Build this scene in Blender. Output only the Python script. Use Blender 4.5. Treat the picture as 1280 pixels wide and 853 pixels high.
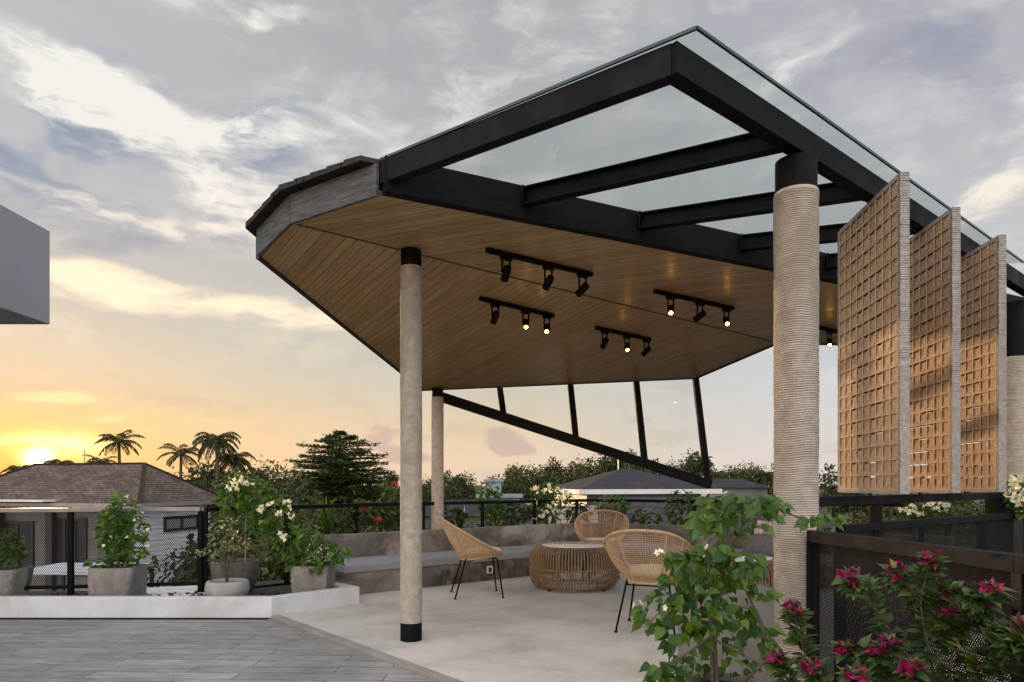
import bpy, math, random
from mathutils import Vector, Matrix
random.seed(7)
R = math.radians
F = 853.0; CXP = 640.0; HY = 605.0; EYE = 1.2       # focal length / centre / horizon of the photograph in its pixels
sc = bpy.context.scene
for o in list(bpy.data.objects): bpy.data.objects.remove(o)

# ------------------------------------------------------------------ camera
cam_d = bpy.data.cameras.new('camera'); cam = bpy.data.objects.new('camera', cam_d)
sc.collection.objects.link(cam); sc.camera = cam
cam.location = (0, 0, EYE); cam.rotation_euler = (R(90), 0, 0)
cam_d.lens = 24.0; cam_d.sensor_width = 36; cam_d.shift_y = 0.1395
cam_d.clip_start = .05; cam_d.clip_end = 3000

# ------------------------------------------------------------------ node helper
class N:
    def __init__(s, tree): s.t = tree; s.n = tree.nodes; s.l = tree.links
    def new(s, typ, **kw):
        n = s.n.new(typ)
        for k, v in kw.items(): setattr(n, k, v)
        return n
    def put(s, sock, v):
        if hasattr(v, 'is_linked'): s.l.new(v, sock)
        elif v is not None: sock.default_value = v
    def m(s, op, a, b=None, c=None, clamp=False):
        n = s.new('ShaderNodeMath', operation=op, use_clamp=clamp)
        for i, v in enumerate((a, b, c)):
            if v is not None: s.put(n.inputs[i], v)
        return n.outputs[0]
    def mr(s, v, a, b, c=0., d=1., smooth=True):
        n = s.new('ShaderNodeMapRange', interpolation_type='SMOOTHSTEP' if smooth else 'LINEAR')
        for i, x in enumerate((v, a, b, c, d)): s.put(n.inputs[i], x)
        return n.outputs[0]
    def mix(s, f, a, b, mode='MIX'):
        n = s.new('ShaderNodeMix', data_type='RGBA', blend_type=mode)
        s.put(n.inputs[0], f); s.put(n.inputs[6], a); s.put(n.inputs[7], b)
        return n.outputs[2]
    def ramp(s, f, stops, interp='LINEAR'):
        n = s.new('ShaderNodeValToRGB'); cr = n.color_ramp; cr.interpolation = interp
        while len(cr.elements) < len(stops): cr.elements.new(.5)
        for e, (p, c) in zip(cr.elements, stops): e.position = p; e.color = c
        s.put(n.inputs[0], f); return n.outputs[0]
    def noise(s, vec, scale, detail=5., rough=.55, dist=0.):
        n = s.new('ShaderNodeTexNoise'); s.put(n.inputs['Vector'], vec)
        n.inputs['Scale'].default_value = scale; n.inputs['Detail'].default_value = detail
        n.inputs['Roughness'].default_value = rough; n.inputs['Distortion'].default_value = dist
        return n.outputs[0]
    def mapping(s, vec, scale=(1,1,1), rot=(0,0,0), loc=(0,0,0)):
        n = s.new('ShaderNodeMapping'); s.put(n.inputs[0], vec)
        n.inputs[1].default_value = loc; n.inputs[2].default_value = rot; n.inputs[3].default_value = scale
        return n.outputs[0]
    def sep(s, v):
        n = s.new('ShaderNodeSeparateXYZ'); s.put(n.inputs[0], v); return n.outputs
    def comb(s, x, y, z=0.):
        n = s.new('ShaderNodeCombineXYZ')
        for i, v in enumerate((x, y, z)): s.put(n.inputs[i], v)
        return n.outputs[0]
def s2l(v):
    v /= 255.0
    return v/12.92 if v <= .04045 else ((v+.055)/1.055)**2.4
def C8(r, g, b): return (s2l(r), s2l(g), s2l(b), 1.)

# ------------------------------------------------------------------ sky (evening, thin cloud, sun just above the roofs on the left)
SUN_AZ, SUN_EL = R(-34.6), R(3.2)      # azimuth from +Y towards +X
world = bpy.data.worlds.new('World'); sc.world = world; world.use_nodes = True
wn = N(world.node_tree); wn.n.clear()
tc = wn.new('ShaderNodeTexCoord').outputs['Generated']
dx, dy, dz = wn.sep(tc)[0], wn.sep(tc)[1], wn.sep(tc)[2]
az = wn.m('MULTIPLY', wn.m('ARCTAN2', dx, dy), 180/math.pi)
el = wn.m('MULTIPLY', wn.m('ARCSINE', dz), 180/math.pi)
def ae(px, py):
    u = (px-CXP)/F; v = (HY-py)/F
    a = math.atan(u); return math.degrees(a), math.degrees(math.atan(v*math.cos(a)))
elt = wn.mr(el, -2., 42., smooth=False)
def es(d): return (d+2.)/44.
left = wn.ramp(elt, [(es(-2), C8(238,178,104)), (es(1.5), C8(242,190,118)), (es(4.5), C8(234,198,146)), (es(8), C8(216,200,176)),
                     (es(13), C8(200,196,188)), (es(20), C8(192,193,197)), (es(32), C8(190,191,195)), (es(40), C8(180,181,186))])
mid = wn.ramp(elt, [(es(-2), C8(236,208,180)), (es(1.5), C8(238,212,184)), (es(5), C8(228,206,176)), (es(9), C8(206,202,188)),
                    (es(15), C8(196,194,188)), (es(22), C8(184,184,186)), (es(34), C8(176,176,180)), (es(40), C8(164,165,170))])
right = wn.ramp(elt, [(es(-2), C8(226,213,206)), (es(1.5), C8(228,216,209)), (es(5), C8(218,214,212)), (es(9), C8(206,210,215)),
                      (es(15), C8(200,201,205)), (es(22), C8(188,189,195)), (es(34), C8(175,176,184)), (es(40), C8(164,165,173))])
base = wn.mix(wn.mr(az, -40., -8.), left, mid)
base = wn.mix(wn.mr(az, -6., 24.), base, right)
P0 = wn.comb(az, el, 0.)
# wispy distortion of the sky coordinates
warp = wn.new('ShaderNodeTexNoise'); wn.put(warp.inputs['Vector'], wn.mapping(P0, (.06, .1, 1)))
warp.inputs['Scale'].default_value = 1.1; warp.inputs['Detail'].default_value = 4; warp.inputs['Roughness'].default_value = .48
vm = wn.new('ShaderNodeVectorMath', operation='SUBTRACT'); wn.put(vm.inputs[0], warp.outputs['Color']); vm.inputs[1].default_value = (.5,.5,.5)
vs = wn.new('ShaderNodeVectorMath', operation='SCALE'); wn.put(vs.inputs[0], vm.outputs[0]); vs.inputs['Scale'].default_value = 9.
va = wn.new('ShaderNodeVectorMath', operation='ADD'); wn.put(va.inputs[0], P0); wn.put(va.inputs[1], vs.outputs[0])
PW = va.outputs[0]
vs4 = wn.new('ShaderNodeVectorMath', operation='SCALE'); wn.put(vs4.inputs[0], vm.outputs[0]); vs4.inputs['Scale'].default_value = 3.
va4 = wn.new('ShaderNodeVectorMath', operation='ADD'); wn.put(va4.inputs[0], P0); wn.put(va4.inputs[1], vs4.outputs[0]); PV = va4.outputs[0]
def blobs(lst, coord, wide=1.):
    tot = None
    for (x0, y0, x1, y1, w, st) in lst:      # a streak from one direction to another, w = half width in degrees
        a0, e0 = ae(x0, y0); a1, e1 = ae(x1, y1); w = w*wide
        ln = math.hypot(a1-a0, e1-e0)/2+w*.6; ang = math.atan2(e1-e0, a1-a0)
        n = wn.new('ShaderNodeMapping', vector_type='TEXTURE'); wn.put(n.inputs[0], coord)
        n.inputs[1].default_value = ((a0+a1)/2, (e0+e1)/2, 0); n.inputs[2].default_value = (0, 0, ang); n.inputs[3].default_value = (ln, w, 1)
        l = wn.new('ShaderNodeVectorMath', operation='LENGTH'); wn.put(l.inputs[0], n.outputs[0])
        f = wn.mr(l.outputs[1], 1.15, .1, 0., st)
        tot = f if tot is None else wn.m('ADD', tot, f)
    return tot
fbm = wn.noise(wn.mapping(PV, (.035, .09, 1), (0, 0, R(-30))), 1.7, 8., .56, .2)
fbm2 = wn.noise(wn.mapping(PV, (.03, .10, 1), (0, 0, R(26)), (3, 7, 0)), 1.8, 8., .55, .2)
fine = wn.noise(wn.mapping(PV, (.05, .21, 1), (0, 0, R(-18)), (9, 1, 0)), 2.2, 9., .60, .25)
dark = blobs([(-30, 85, 150, 165, 4.6, 1.1), (90, 160, 200, 195, 3.0, .9), (-20, 160, 60, 235, 3.2, .8), (200, 80, 350, 112, 2.8, .95), (60, 275, 200, 290, 2.8, .7),
              (225, 270, 330, 268, 2.2, .6), (395, 40, 330, 200, 2.6, .6), (560, 30, 480, 120, 3.0, .5), (250, 200, 400, 200, 2.0, .6), (100, 315, 190, 325, 1.6, .45),
              (880, 30, 1020, 90, 3.0, .4), (1120, 90, 1270, 150, 3.2, .55), (1000, 20, 1270, 30, 3.0, .55), (760, 20, 900, 10, 2.5, .45), (640, 30, 560, 130, 2., .4)], PW, 1.45)
def nz(f, k): return wn.m('MULTIPLY', wn.m('SUBTRACT', f, .5), k)
darkm = wn.m('ADD', wn.m('MULTIPLY', dark, wn.mr(fine, .25, .7, 1.15, .65)), wn.m('ADD', nz(fbm2, 2.6), nz(fine, .9)))
darkm = wn.mr(darkm, -.1, 1.3)
col = wn.mix(wn.m('MULTIPLY', darkm, .78), base, wn.mix(wn.mr(el, 8., 20.), C8(186,172,158), wn.mix(wn.mr(az, -20., 20.), C8(126,143,170), C8(140,146,168))))
bright = blobs([(-40, 30, 110, 75, 3.2, 1.2), (60, 55, 170, 105, 2.6, 1.2), (130, 85, 215, 150, 2.2, 1.3), (175, 150, 350, 160, 2.4, 1.6), (200, 40, 360, 62, 3.6, 1.1),
                (20, 10, 300, 15, 2.6, .9), (320, 30, 400, 50, 2.2, .6), (90, 195, 200, 255, 1.9, 1.2), (170, 245, 340, 258, 2.0, 1.5), (40, 245, 150, 305, 2.2, .7),
                (300, 255, 480, 100, 2.0, .75), (470, 190, 650, 60, 2.6, .65), (640, 130, 830, 60, 3.0, .5), (900, 110, 1040, 40, 2.2, .4),
                (1190, 230, 1300, 165, 2.8, 1.2), (1050, 155, 1200, 105, 1.8, .75), (1120, 205, 1290, 265, 2.0, .6)], PW, 1.6)
wisp = wn.noise(wn.mapping(PV, (.11, .34, 1), (0, 0, R(-24)), (2, 5, 0)), 2.6, 9., .62, .5)
br = wn.m('ADD', wn.m('MULTIPLY', bright, wn.m('MULTIPLY', wn.mr(fine, .3, .68, .5, 1.2), wn.mr(wisp, .3, .66, .45, 1.2))), wn.m('ADD', nz(fbm, 2.0), nz(fine, 1.3)))
brm = wn.m('MULTIPLY', wn.mr(br, -.15, 1.35), wn.mr(el, 5., 12.))
cream = wn.mix(wn.mr(el, 8., 26.), (1.05, .86, .60, 1), (.93, .90, .84, 1))
col = wn.mix(wn.m('MULTIPLY', brm, .95), col, cream)
# long low streaks, drawn with less distortion
vs2 = wn.new('ShaderNodeVectorMath', operation='SCALE'); wn.put(vs2.inputs[0], vm.outputs[0]); vs2.inputs['Scale'].default_value = 3.4
va2 = wn.new('ShaderNodeVectorMath', operation='ADD'); wn.put(va2.inputs[0], P0); wn.put(va2.inputs[1], vs2.outputs[0])
band = blobs([(20, 352, 330, 390, 1.15, 1.25), (230, 376, 470, 415, .9, 1.1), (50, 335, 200, 362, 1.0, .8)], va2.outputs[0], 1.6)
lowst = blobs([(-10, 488, 140, 502, .55, .9), (60, 492, 120, 496, .7, .5), (110, 528, 180, 524, .6, .7), (190, 522, 350, 527, .32, .6),
               (150, 540, 240, 541, .35, .5), (360, 545, 450, 538, .5, .6), (440, 498, 520, 500, .5, .35), (560, 510, 640, 520, .5, .3), (700, 520, 800, 512, .8, .3), (800, 490, 860, 492, .35, .4)], va2.outputs[0])
bandm = wn.mr(wn.m('ADD', wn.m('MULTIPLY', band, wn.mr(wisp, .3, .62, .5, 1.1)), wn.m('MULTIPLY', wn.m('SUBTRACT', fine, .5), 1.8)), .0, 1.3)
bandm = wn.m('MULTIPLY', bandm, wn.mr(band, 0., .3))
col = wn.mix(bandm, col, (1.1, .93, .68, 1))
lowm = wn.m('MULTIPLY', wn.mr(wn.m('ADD', lowst, wn.m('MULTIPLY', wn.m('SUBTRACT', fine, .5), .8)), .1, .9), wn.mr(lowst, 0., .25))
col = wn.mix(wn.m('MULTIPLY', lowm, .75), col, (1.08, .80, .44, 1))
vs5 = wn.new('ShaderNodeVectorMath', operation='SCALE'); wn.put(vs5.inputs[0], vm.outputs[0]); vs5.inputs['Scale'].default_value = 1.2
va5 = wn.new('ShaderNodeVectorMath', operation='ADD'); wn.put(va5.inputs[0], P0); wn.put(va5.inputs[1], vs5.outputs[0]); PC = va5.outputs[0]
# small heaped clouds near the horizon
cum = blobs([(610, 540, 655, 556, 1.5, 1.2), (596, 557, 676, 563, .9, 1.), (455, 548, 500, 545, 1.5, 1.), (475, 568, 545, 574, .9, .9), (560, 560, 600, 570, 1., .6), (470, 566, 540, 572, .9, .7), (760, 520, 830, 524, .8, .5), (690, 572, 730, 575, .6, .4),
             (10, 556, 50, 560, .5, .6), (85, 530, 150, 560, .5, .3)], PC)
puff = wn.noise(wn.mapping(P0, (.42, .62, 1), (0, 0, 0), (4, 2, 0)), 1., 6., .58, .2)
cumm = wn.mr(wn.m('ADD', cum, wn.m('MULTIPLY', wn.m('SUBTRACT', puff, .5), 2.2)), .25, .95)
cumm = wn.m('MULTIPLY', cumm, wn.mr(cum, .0, .35))
col = wn.mix(wn.m('MULTIPLY', cumm, .62), col, wn.mix(wn.mr(az, -26., -12.), C8(222,140,62), C8(190,168,164)))
# glow of the veiled sun
ga, ge = ae(48, 571)
def glow(a, e, sx, sy):
    n = wn.new('ShaderNodeMapping', vector_type='TEXTURE'); wn.put(n.inputs[0], P0)
    n.inputs[1].default_value = (a, e, 0); n.inputs[3].default_value = (sx, sy, 1)
    l = wn.new('ShaderNodeVectorMath', operation='LENGTH'); wn.put(l.inputs[0], n.outputs[0])
    return wn.m('POWER', 2.718, wn.m('MULTIPLY', wn.m('POWER', l.outputs[1], 2.), -1.))
g1 = glow(ga, ge+.3, 5., 2.4); ga2, ge2 = ae(64, 556)
fl = wn.mr(fine, .38, .6, .35, 1.25)
g2 = wn.m('MULTIPLY', glow(ga2, ge2, 2.6, .75), fl); g3 = glow(ga, ge-.15, .62, .5)
col = wn.mix(wn.m('MULTIPLY', g1, .5), col, (1.05, .56, .10, 1))
add = wn.mix(g2, (0,0,0,1), (2.2, 1.35, .5, 1)); add2 = wn.mix(g3, (0,0,0,1), (9., 6.0, 2.6, 1))
col = wn.mix(1., col, add, 'ADD'); col = wn.mix(1., col, add2, 'ADD')
# unseen sky overhead and behind, brightened as added fill for floor and ceiling
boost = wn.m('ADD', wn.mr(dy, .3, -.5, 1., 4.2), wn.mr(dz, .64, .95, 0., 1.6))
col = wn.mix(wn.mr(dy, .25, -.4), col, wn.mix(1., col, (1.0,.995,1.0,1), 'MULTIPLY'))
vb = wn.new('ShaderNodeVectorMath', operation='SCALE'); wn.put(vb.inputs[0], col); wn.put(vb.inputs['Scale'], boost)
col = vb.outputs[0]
ground_dark = wn.mr(dz, -.12, -.02); col = wn.mix(ground_dark, (.03, .032, .028, 1), col)
sky = wn.new('ShaderNodeTexSky', sky_type='NISHITA', sun_disc=False)
sky.sun_elevation = SUN_EL; sky.sun_rotation = SUN_AZ; sky.dust_density = 2.0
bgA = wn.new('ShaderNodeBackground'); wn.put(bgA.inputs[0], sky.outputs[0]); bgA.inputs[1].default_value = .008
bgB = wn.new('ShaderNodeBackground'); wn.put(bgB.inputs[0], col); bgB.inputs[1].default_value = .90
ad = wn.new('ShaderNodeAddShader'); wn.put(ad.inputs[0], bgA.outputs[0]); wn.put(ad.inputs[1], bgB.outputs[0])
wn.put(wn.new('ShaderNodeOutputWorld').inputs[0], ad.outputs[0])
world.cycles.sampling_method = 'MANUAL'; world.cycles.sample_map_resolution = 1024

sun_d = bpy.data.lights.new('sun', 'SUN'); sun = bpy.data.objects.new('sun', sun_d); sc.collection.objects.link(sun)
sun_d.energy = 3.0; sun_d.angle = R(1.2); sun_d.color = (1., .66, .36)
sdir = Vector((math.sin(SUN_AZ)*math.cos(SUN_EL), math.cos(SUN_AZ)*math.cos(SUN_EL), math.sin(SUN_EL)))
sun.rotation_euler = sdir.to_track_quat('Z', 'Y').to_euler(); sun.location = sdir*60
vs_ = sc.view_settings
sc.display_settings.display_device = 'sRGB'
vs_.view_transform = 'Standard'; vs_.look = 'None'; vs_.exposure = 0.12; vs_.gamma = 1; vs_.use_curve_mapping = False
sc.cycles.max_bounces = 8; sc.cycles.transparent_max_bounces = 16
sc.cycles.use_denoising = True; sc.cycles.sample_clamp_indirect = 4.0; sc.cycles.caustics_reflective = False; sc.cycles.caustics_refractive = False

# ------------------------------------------------------------------ helpers
col_ = sc.collection
def at(px, py, Y): return Vector(((px-CXP)/F*Y, Y, EYE+(HY-py)/F*Y))
def atz(px, py, z):
    Y = (z-EYE)*F/(HY-py); return Vector(((px-CXP)/F*Y, Y, z))
def wl(o):
    v = Vector((0, 0, 0))
    while o is not None: v += o.location; o = o.parent
    return v
def tag(o, label=None, cat=None, group=None, kind=None):
    if label: o['label'] = label
    if cat: o['category'] = cat
    if group: o['group'] = group
    if kind: o['kind'] = kind
    return o
def empty(name, loc, label, cat, group=None):
    o = bpy.data.objects.new(name, None); o.empty_display_size = .1; col_.objects.link(o); o.location = loc
    return tag(o, label, cat, group)
def copy_tree(o, parent=None):
    c = o.copy(); col_.objects.link(c); c.parent = parent
    if parent is not None: c.matrix_parent_inverse = o.matrix_parent_inverse.copy()
    for ch in list(o.children): copy_tree(ch, c)
    return c
class MB:
    def __init__(s): s.v = []; s.f = []; s.uv = {}; s.sm = []
    def face(s, idx, uv=None, smooth=False):
        if uv: s.uv[len(s.f)] = uv
        s.f.append(tuple(idx)); s.sm.append(smooth)
    def pts(s, ps): b = len(s.v); s.v.extend([tuple(p) for p in ps]); return b
    def box(s, c, h, rot=None, bev=0.):
        c = Vector(c); M = rot or Matrix.Identity(3)
        b = s.pts([c+M@Vector((x*h[0], y*h[1], z*h[2])) for x in (-1,1) for y in (-1,1) for z in (-1,1)])
        for q in ((0,1,3,2),(4,6,7,5),(0,4,5,1),(2,3,7,6),(0,2,6,4),(1,5,7,3)): s.face([b+i for i in q])
        return s
    def bar(s, a, b, w, h, up=(0,0,1)):           # box beam from a to b, width w, height h
        a = Vector(a); b = Vector(b); d = b-a; L = d.length; d = d/L
        sd = d.cross(Vector(up))
        if sd.length < 1e-5: sd = Vector((1,0,0))
        sd.normalize(); u = sd.cross(d)
        return s.box((a+b)/2, (L/2, w/2, h/2), Matrix((d, sd, u)).transposed())
    def prism(s, poly, z0, z1, uvd=None):         # polygon in plan; z0/z1 number or function(x,y)
        f0 = z0 if callable(z0) else (lambda x, y: z0); f1 = z1 if callable(z1) else (lambda x, y: z1)
        n = len(poly); area = sum(poly[i][0]*poly[(i+1)%n][1]-poly[(i+1)%n][0]*poly[i][1] for i in range(n))
        if area < 0: poly = poly[::-1]
        b = s.pts([(p[0], p[1], f0(p[0], p[1])) for p in poly]); t = s.pts([(p[0], p[1], f1(p[0], p[1])) for p in poly])
        uv = None
        if uvd:
            d = Vector(uvd).normalized(); e = Vector((-d.y, d.x)); uv = [(Vector(p[:2]).dot(d), Vector(p[:2]).dot(e)) for p in poly]
        s.face([b+i for i in range(n)][::-1], uv[::-1] if uv else None); s.face([t+i for i in range(n)], uv)
        for i in range(n):
            j = (i+1) % n; s.face((b+i, b+j, t+j, t+i), [(0,0)]*4 if uv else None)
        return s
    def tube(s, path, rad, seg=8, cap=True, smooth=True):
        P = [Vector(p) for p in path]; n = len(P)
        rad = rad if isinstance(rad, (list, tuple)) else [rad]*n
        b = len(s.v); ref = None
        for i in range(n):
            d = (P[min(i+1, n-1)]-P[max(i-1, 0)]).normalized()
            if ref is None: ref = d.orthogonal().normalized()
            ref = (ref-d*ref.dot(d)); ref = ref.normalized() if ref.length > 1e-6 else d.orthogonal().normalized()
            q = d.cross(ref)
            for k in range(seg):
                a = 2*math.pi*k/seg; s.v.append(tuple(P[i]+(ref*math.cos(a)+q*math.sin(a))*rad[i]))
        for i in range(n-1):
            for k in range(seg):
                k2 = (k+1) % seg; s.face((b+i*seg+k, b+i*seg+k2, b+(i+1)*seg+k2, b+(i+1)*seg+k), None, smooth)
        if cap:
            s.face([b+k for k in range(seg)][::-1]); s.face([b+(n-1)*seg+k for k in range(seg)])
        return s
    def lathe(s, c, prof, seg=32, sq=None, smooth=True, closed=True):  # prof [(r,z)]; sq = superellipse power for squarish plans
        b = len(s.v); c = Vector(c)
        for (r, z) in prof:
            for k in range(seg):
                a = 2*math.pi*k/seg; ca, sa = math.cos(a), math.sin(a); q = 1.
                if sq: q = (abs(ca)**sq+abs(sa)**sq)**(-1./sq)
                s.v.append((c.x+r*q*ca, c.y+r*q*sa, c.z+z))
        for i in range(len(prof)-1):
            for k in range(seg):
                k2 = (k+1) % seg; s.face((b+i*seg+k, b+i*seg+k2, b+(i+1)*seg+k2, b+(i+1)*seg+k), None, smooth)
        if closed:
            s.face([b+k for k in range(seg)][::-1]); e = b+(len(prof)-1)*seg; s.face([e+k for k in range(seg)])
        return s
    def quad(s, a, b, c, d, uv=None): i = s.pts((a, b, c, d)); s.face((i, i+1, i+2, i+3), uv); return s
    def leaf(s, p, d, nrm, L, W, curl=.12, hi=False):
        d = d.normalized(); sd = d.cross(nrm)
        sd = sd.normalized() if sd.length > 1e-4 else d.orthogonal().normalized()
        up = sd.cross(d)
        if hi:
            prof = ((0, .0), (.06, .36), (.27, .5), (.52, .38), (.78, .13))
            l = [p+d*L*t+sd*W*w+up*L*curl*(w*1.2-t*t*.9) for t, w in prof[1:]]
            r = [p+d*L*t-sd*W*w+up*L*curl*(w*1.2-t*t*.9) for t, w in prof[1:]]
            mdl = [p+d*L*t-up*L*curl*t*t*.9 for t in (0, .08, .29, .53, .78, 1.)]
            b = s.pts(mdl+l+r)
            for k, off in ((6, 0), (10, 1)):
                q = [(b, b+1, b+k), (b+1, b+2, b+k+1, b+k), (b+2, b+3, b+k+2, b+k+1), (b+3, b+4, b+k+3, b+k+2), (b+4, b+5, b+k+3)]
                for f in q: s.face(f if off == 0 else f[::-1], None, True)
        else:
            m0 = p+d*L*.45
            b = s.pts((p, m0+sd*W*.5+up*L*curl, p+d*L-up*L*curl, m0-sd*W*.5+up*L*curl))
            s.face((b, b+1, b+2)); s.face((b, b+2, b+3))
    def build(s, name, mat, parent=None, loc=None, bevel=0., smooth=False):
        off = wl(parent) if parent is not None else Vector(loc or (0,0,0))
        me = bpy.data.meshes.new(name); me.from_pydata([(v[0]-off.x, v[1]-off.y, v[2]-off.z) for v in s.v], [], s.f)
        if s.uv:
            ul = me.uv_layers.new(name='UVMap')
            for i, pl in enumerate(me.polygons):
                u = s.uv.get(i)
                if u:
                    for k, li in enumerate(pl.loop_indices): ul.data[li].uv = u[k]
        me.polygons.foreach_set('use_smooth', [bool(x or smooth) for x in s.sm])
        me.materials.append(mat); me.update()
        if any(s.sm) and len(s.f) < 60000: me.set_sharp_from_angle(angle=R(48))
        o = bpy.data.objects.new(name, me); col_.objects.link(o)
        if parent is not None: o.parent = parent
        else: o.location = off
        if bevel:
            bv = o.modifiers.new('edge', 'BEVEL'); bv.width = bevel; bv.segments = 2; bv.limit_method = 'ANGLE'; bv.angle_limit = R(40)
        return o
def offset_path(pts, d):
    out = []
    P = [Vector(p[:2]) for p in pts]
    for i in range(len(P)):
        ns = []
        if i > 0: t = (P[i]-P[i-1]).normalized(); ns.append(Vector((-t.y, t.x)))
        if i < len(P)-1: t = (P[i+1]-P[i]).normalized(); ns.append(Vector((-t.y, t.x)))
        n = ns[0] if len(ns) == 1 else (ns[0]+ns[1]).normalized()
        k = 1. if len(ns) == 1 else 1./max(.3, n.dot(ns[0]))
        out.append(P[i]+n*d*k)
    return out

# ------------------------------------------------------------------ materials
def pmat(name, c1, c2=None, scale=4., rough=.6, metal=0., bump=0., bscale=60., detail=6., coord='Object', spec=.5, lo=.35, hi=.65, stretch=(1,1,1), c3=None, s3=.7):
    m = bpy.data.materials.new(name); m.use_nodes = True; n = N(m.node_tree); p = n.n['Principled BSDF']
    p.inputs['Roughness'].default_value = rough; p.inputs['Metallic'].default_value = metal; p.inputs['Specular IOR Level'].default_value = spec
    co = n.mapping(n.new('ShaderNodeTexCoord').outputs[coord], stretch)
    c2 = c2 or tuple(x*.8 for x in c1)
    fac = n.noise(co, scale, detail, .6, .3)
    c = n.ramp(fac, [(lo, (*c1, 1)), (hi, (*c2, 1))])
    if c3:
        f3 = n.mr(n.noise(co, s3, 8., .65, .8), .48, .66); c = n.mix(f3, c, (*c3, 1))
    n.put(p.inputs['Base Color'], c)
    n.put(p.inputs['Roughness'], n.mr(fac, .3, .7, rough*.85, min(1., rough*1.15)))
    if bump:
        b = n.new('ShaderNodeBump'); b.inputs['Strength'].default_value = bump; b.inputs['Distance'].default_value = .02
        n.put(b.inputs['Height'], n.noise(co, bscale, 5., .6)); n.put(p.inputs['Normal'], b.outputs[0])
    return m
def floormat(name, c1, c2, *a, c3=None, **k):
    m = bpy.data.materials.new(name); m.use_nodes = True; n = N(m.node_tree); p = n.n['Principled BSDF']
    co = n.new('ShaderNodeTexCoord').outputs['Object']
    big = n.noise(co, .6, 9., .62, .4); mid_ = n.noise(n.mapping(co, (1, 1.15, 1), (0, 0, .6)), 1.7, 12., .70, .35); fin = n.noise(co, 26., 6., .7)
    c = n.ramp(mid_, [(.34, (*c2, 1)), (.52, (*c1, 1)), (.68, (*c3, 1))])
    c = n.mix(n.m('MULTIPLY', n.mr(big, .42, .66), .55), c, n.mix(1., c, (.70, .69, .67, 1), 'MULTIPLY'))
    c = n.mix(n.m('MULTIPLY', n.mr(fin, .5, .75), .22), c, n.mix(1., c, (.6, .59, .57, 1), 'MULTIPLY'))
    sp = n.mr(n.noise(co, 60., 3., .8), .70, .76); c = n.mix(n.m('MULTIPLY', sp, .5), c, (.17, .155, .135, 1))
    n.put(p.inputs['Base Color'], c); n.put(p.inputs['Roughness'], n.mr(mid_, .3, .7, .46, .72)); p.inputs['Specular IOR Level'].default_value = .4
    b = n.new('ShaderNodeBump'); b.inputs['Strength'].default_value = .3; b.inputs['Distance'].default_value = .01
    n.put(b.inputs['Height'], n.m('ADD', mid_, n.m('MULTIPLY', fin, .35))); n.put(p.inputs['Normal'], b.outputs[0])
    return m
def leafmat(name, c1, c2, trans=.35, rough=.5):
    m = bpy.data.materials.new(name); m.use_nodes = True; n = N(m.node_tree); p = n.n['Principled BSDF']; out = n.n['Material Output']
    rnd = n.new('ShaderNodeNewGeometry').outputs['Random Per Island']
    c = n.ramp(rnd, [(0., (*c1, 1)), (.75, (*c2, 1)), (1., (c2[0]*1.7, c2[1]*1.35, c2[2]*.9, 1))])
    n.put(p.inputs['Base Color'], c); p.inputs['Roughness'].default_value = rough; p.inputs['Specular IOR Level'].default_value = .35
    t = n.new('ShaderNodeBsdfTranslucent'); n.put(t.inputs[0], n.mix(1., c, (1.15, 1.2, .6, 1), 'MULTIPLY'))
    mx = n.new('ShaderNodeMixShader'); mx.inputs[0].default_value = trans
    n.put(mx.inputs[1], p.outputs[0]); n.put(mx.inputs[2], t.outputs[0]); n.put(out.inputs[0], mx.outputs[0])
    return m
def wood_ceiling():
    m = bpy.data.materials.new('ceiling_wood'); m.use_nodes = True; n = N(m.node_tree); p = n.n['Principled BSDF']
    uv = n.new('ShaderNodeTexCoord').outputs['UV']; u, v, _ = n.sep(uv)
    pl = n.m('DIVIDE', v, .085); idx = n.m('FLOOR', pl); fr = n.m('FRACT', pl)
    w = n.new('ShaderNodeTexWhiteNoise', noise_dimensions='1D'); n.put(w.inputs['W'], idx)
    board = n.m('FLOOR', n.m('ADD', n.m('DIVIDE', u, 2.4), n.m('MULTIPLY', w.outputs[0], 7.3)))
    w2 = n.new('ShaderNodeTexWhiteNoise', noise_dimensions='2D'); n.put(w2.inputs['Vector'], n.comb(idx, board, 0.))
    gr = n.noise(n.comb(n.m('ADD', n.m('MULTIPLY', u, 1.3), n.m('MULTIPLY', w2.outputs[0], 40.)), n.m('MULTIPLY', v, 26.), 0.), 1., 6., .6, .4)
    c = n.ramp(w2.outputs[0], [(0., (.425, .268, .124, 1)), (.5, (.480, .308, .148, 1)), (1., (.54, .357, .180, 1))])
    c = n.mix(n.mr(gr, .35, .68), c, n.mix(1., c, (.74, .70, .66, 1), 'MULTIPLY'))
    g = n.m('MINIMUM', n.mr(fr, 0., .05), n.mr(fr, 1., .95))
    c = n.mix(g, (.045, .025, .012, 1), c); n.put(p.inputs['Base Color'], c)
    n.put(p.inputs['Roughness'], n.mr(gr, .3, .7, .26, .38))
    b = n.new('ShaderNodeBump'); b.inputs['Strength'].default_value = .5; b.inputs['Distance'].default_value = .006
    n.put(b.inputs['Height'], n.m('ADD', g, n.m('MULTIPLY', gr, .12))); n.put(p.inputs['Normal'], b.outputs[0])
    return m
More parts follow.
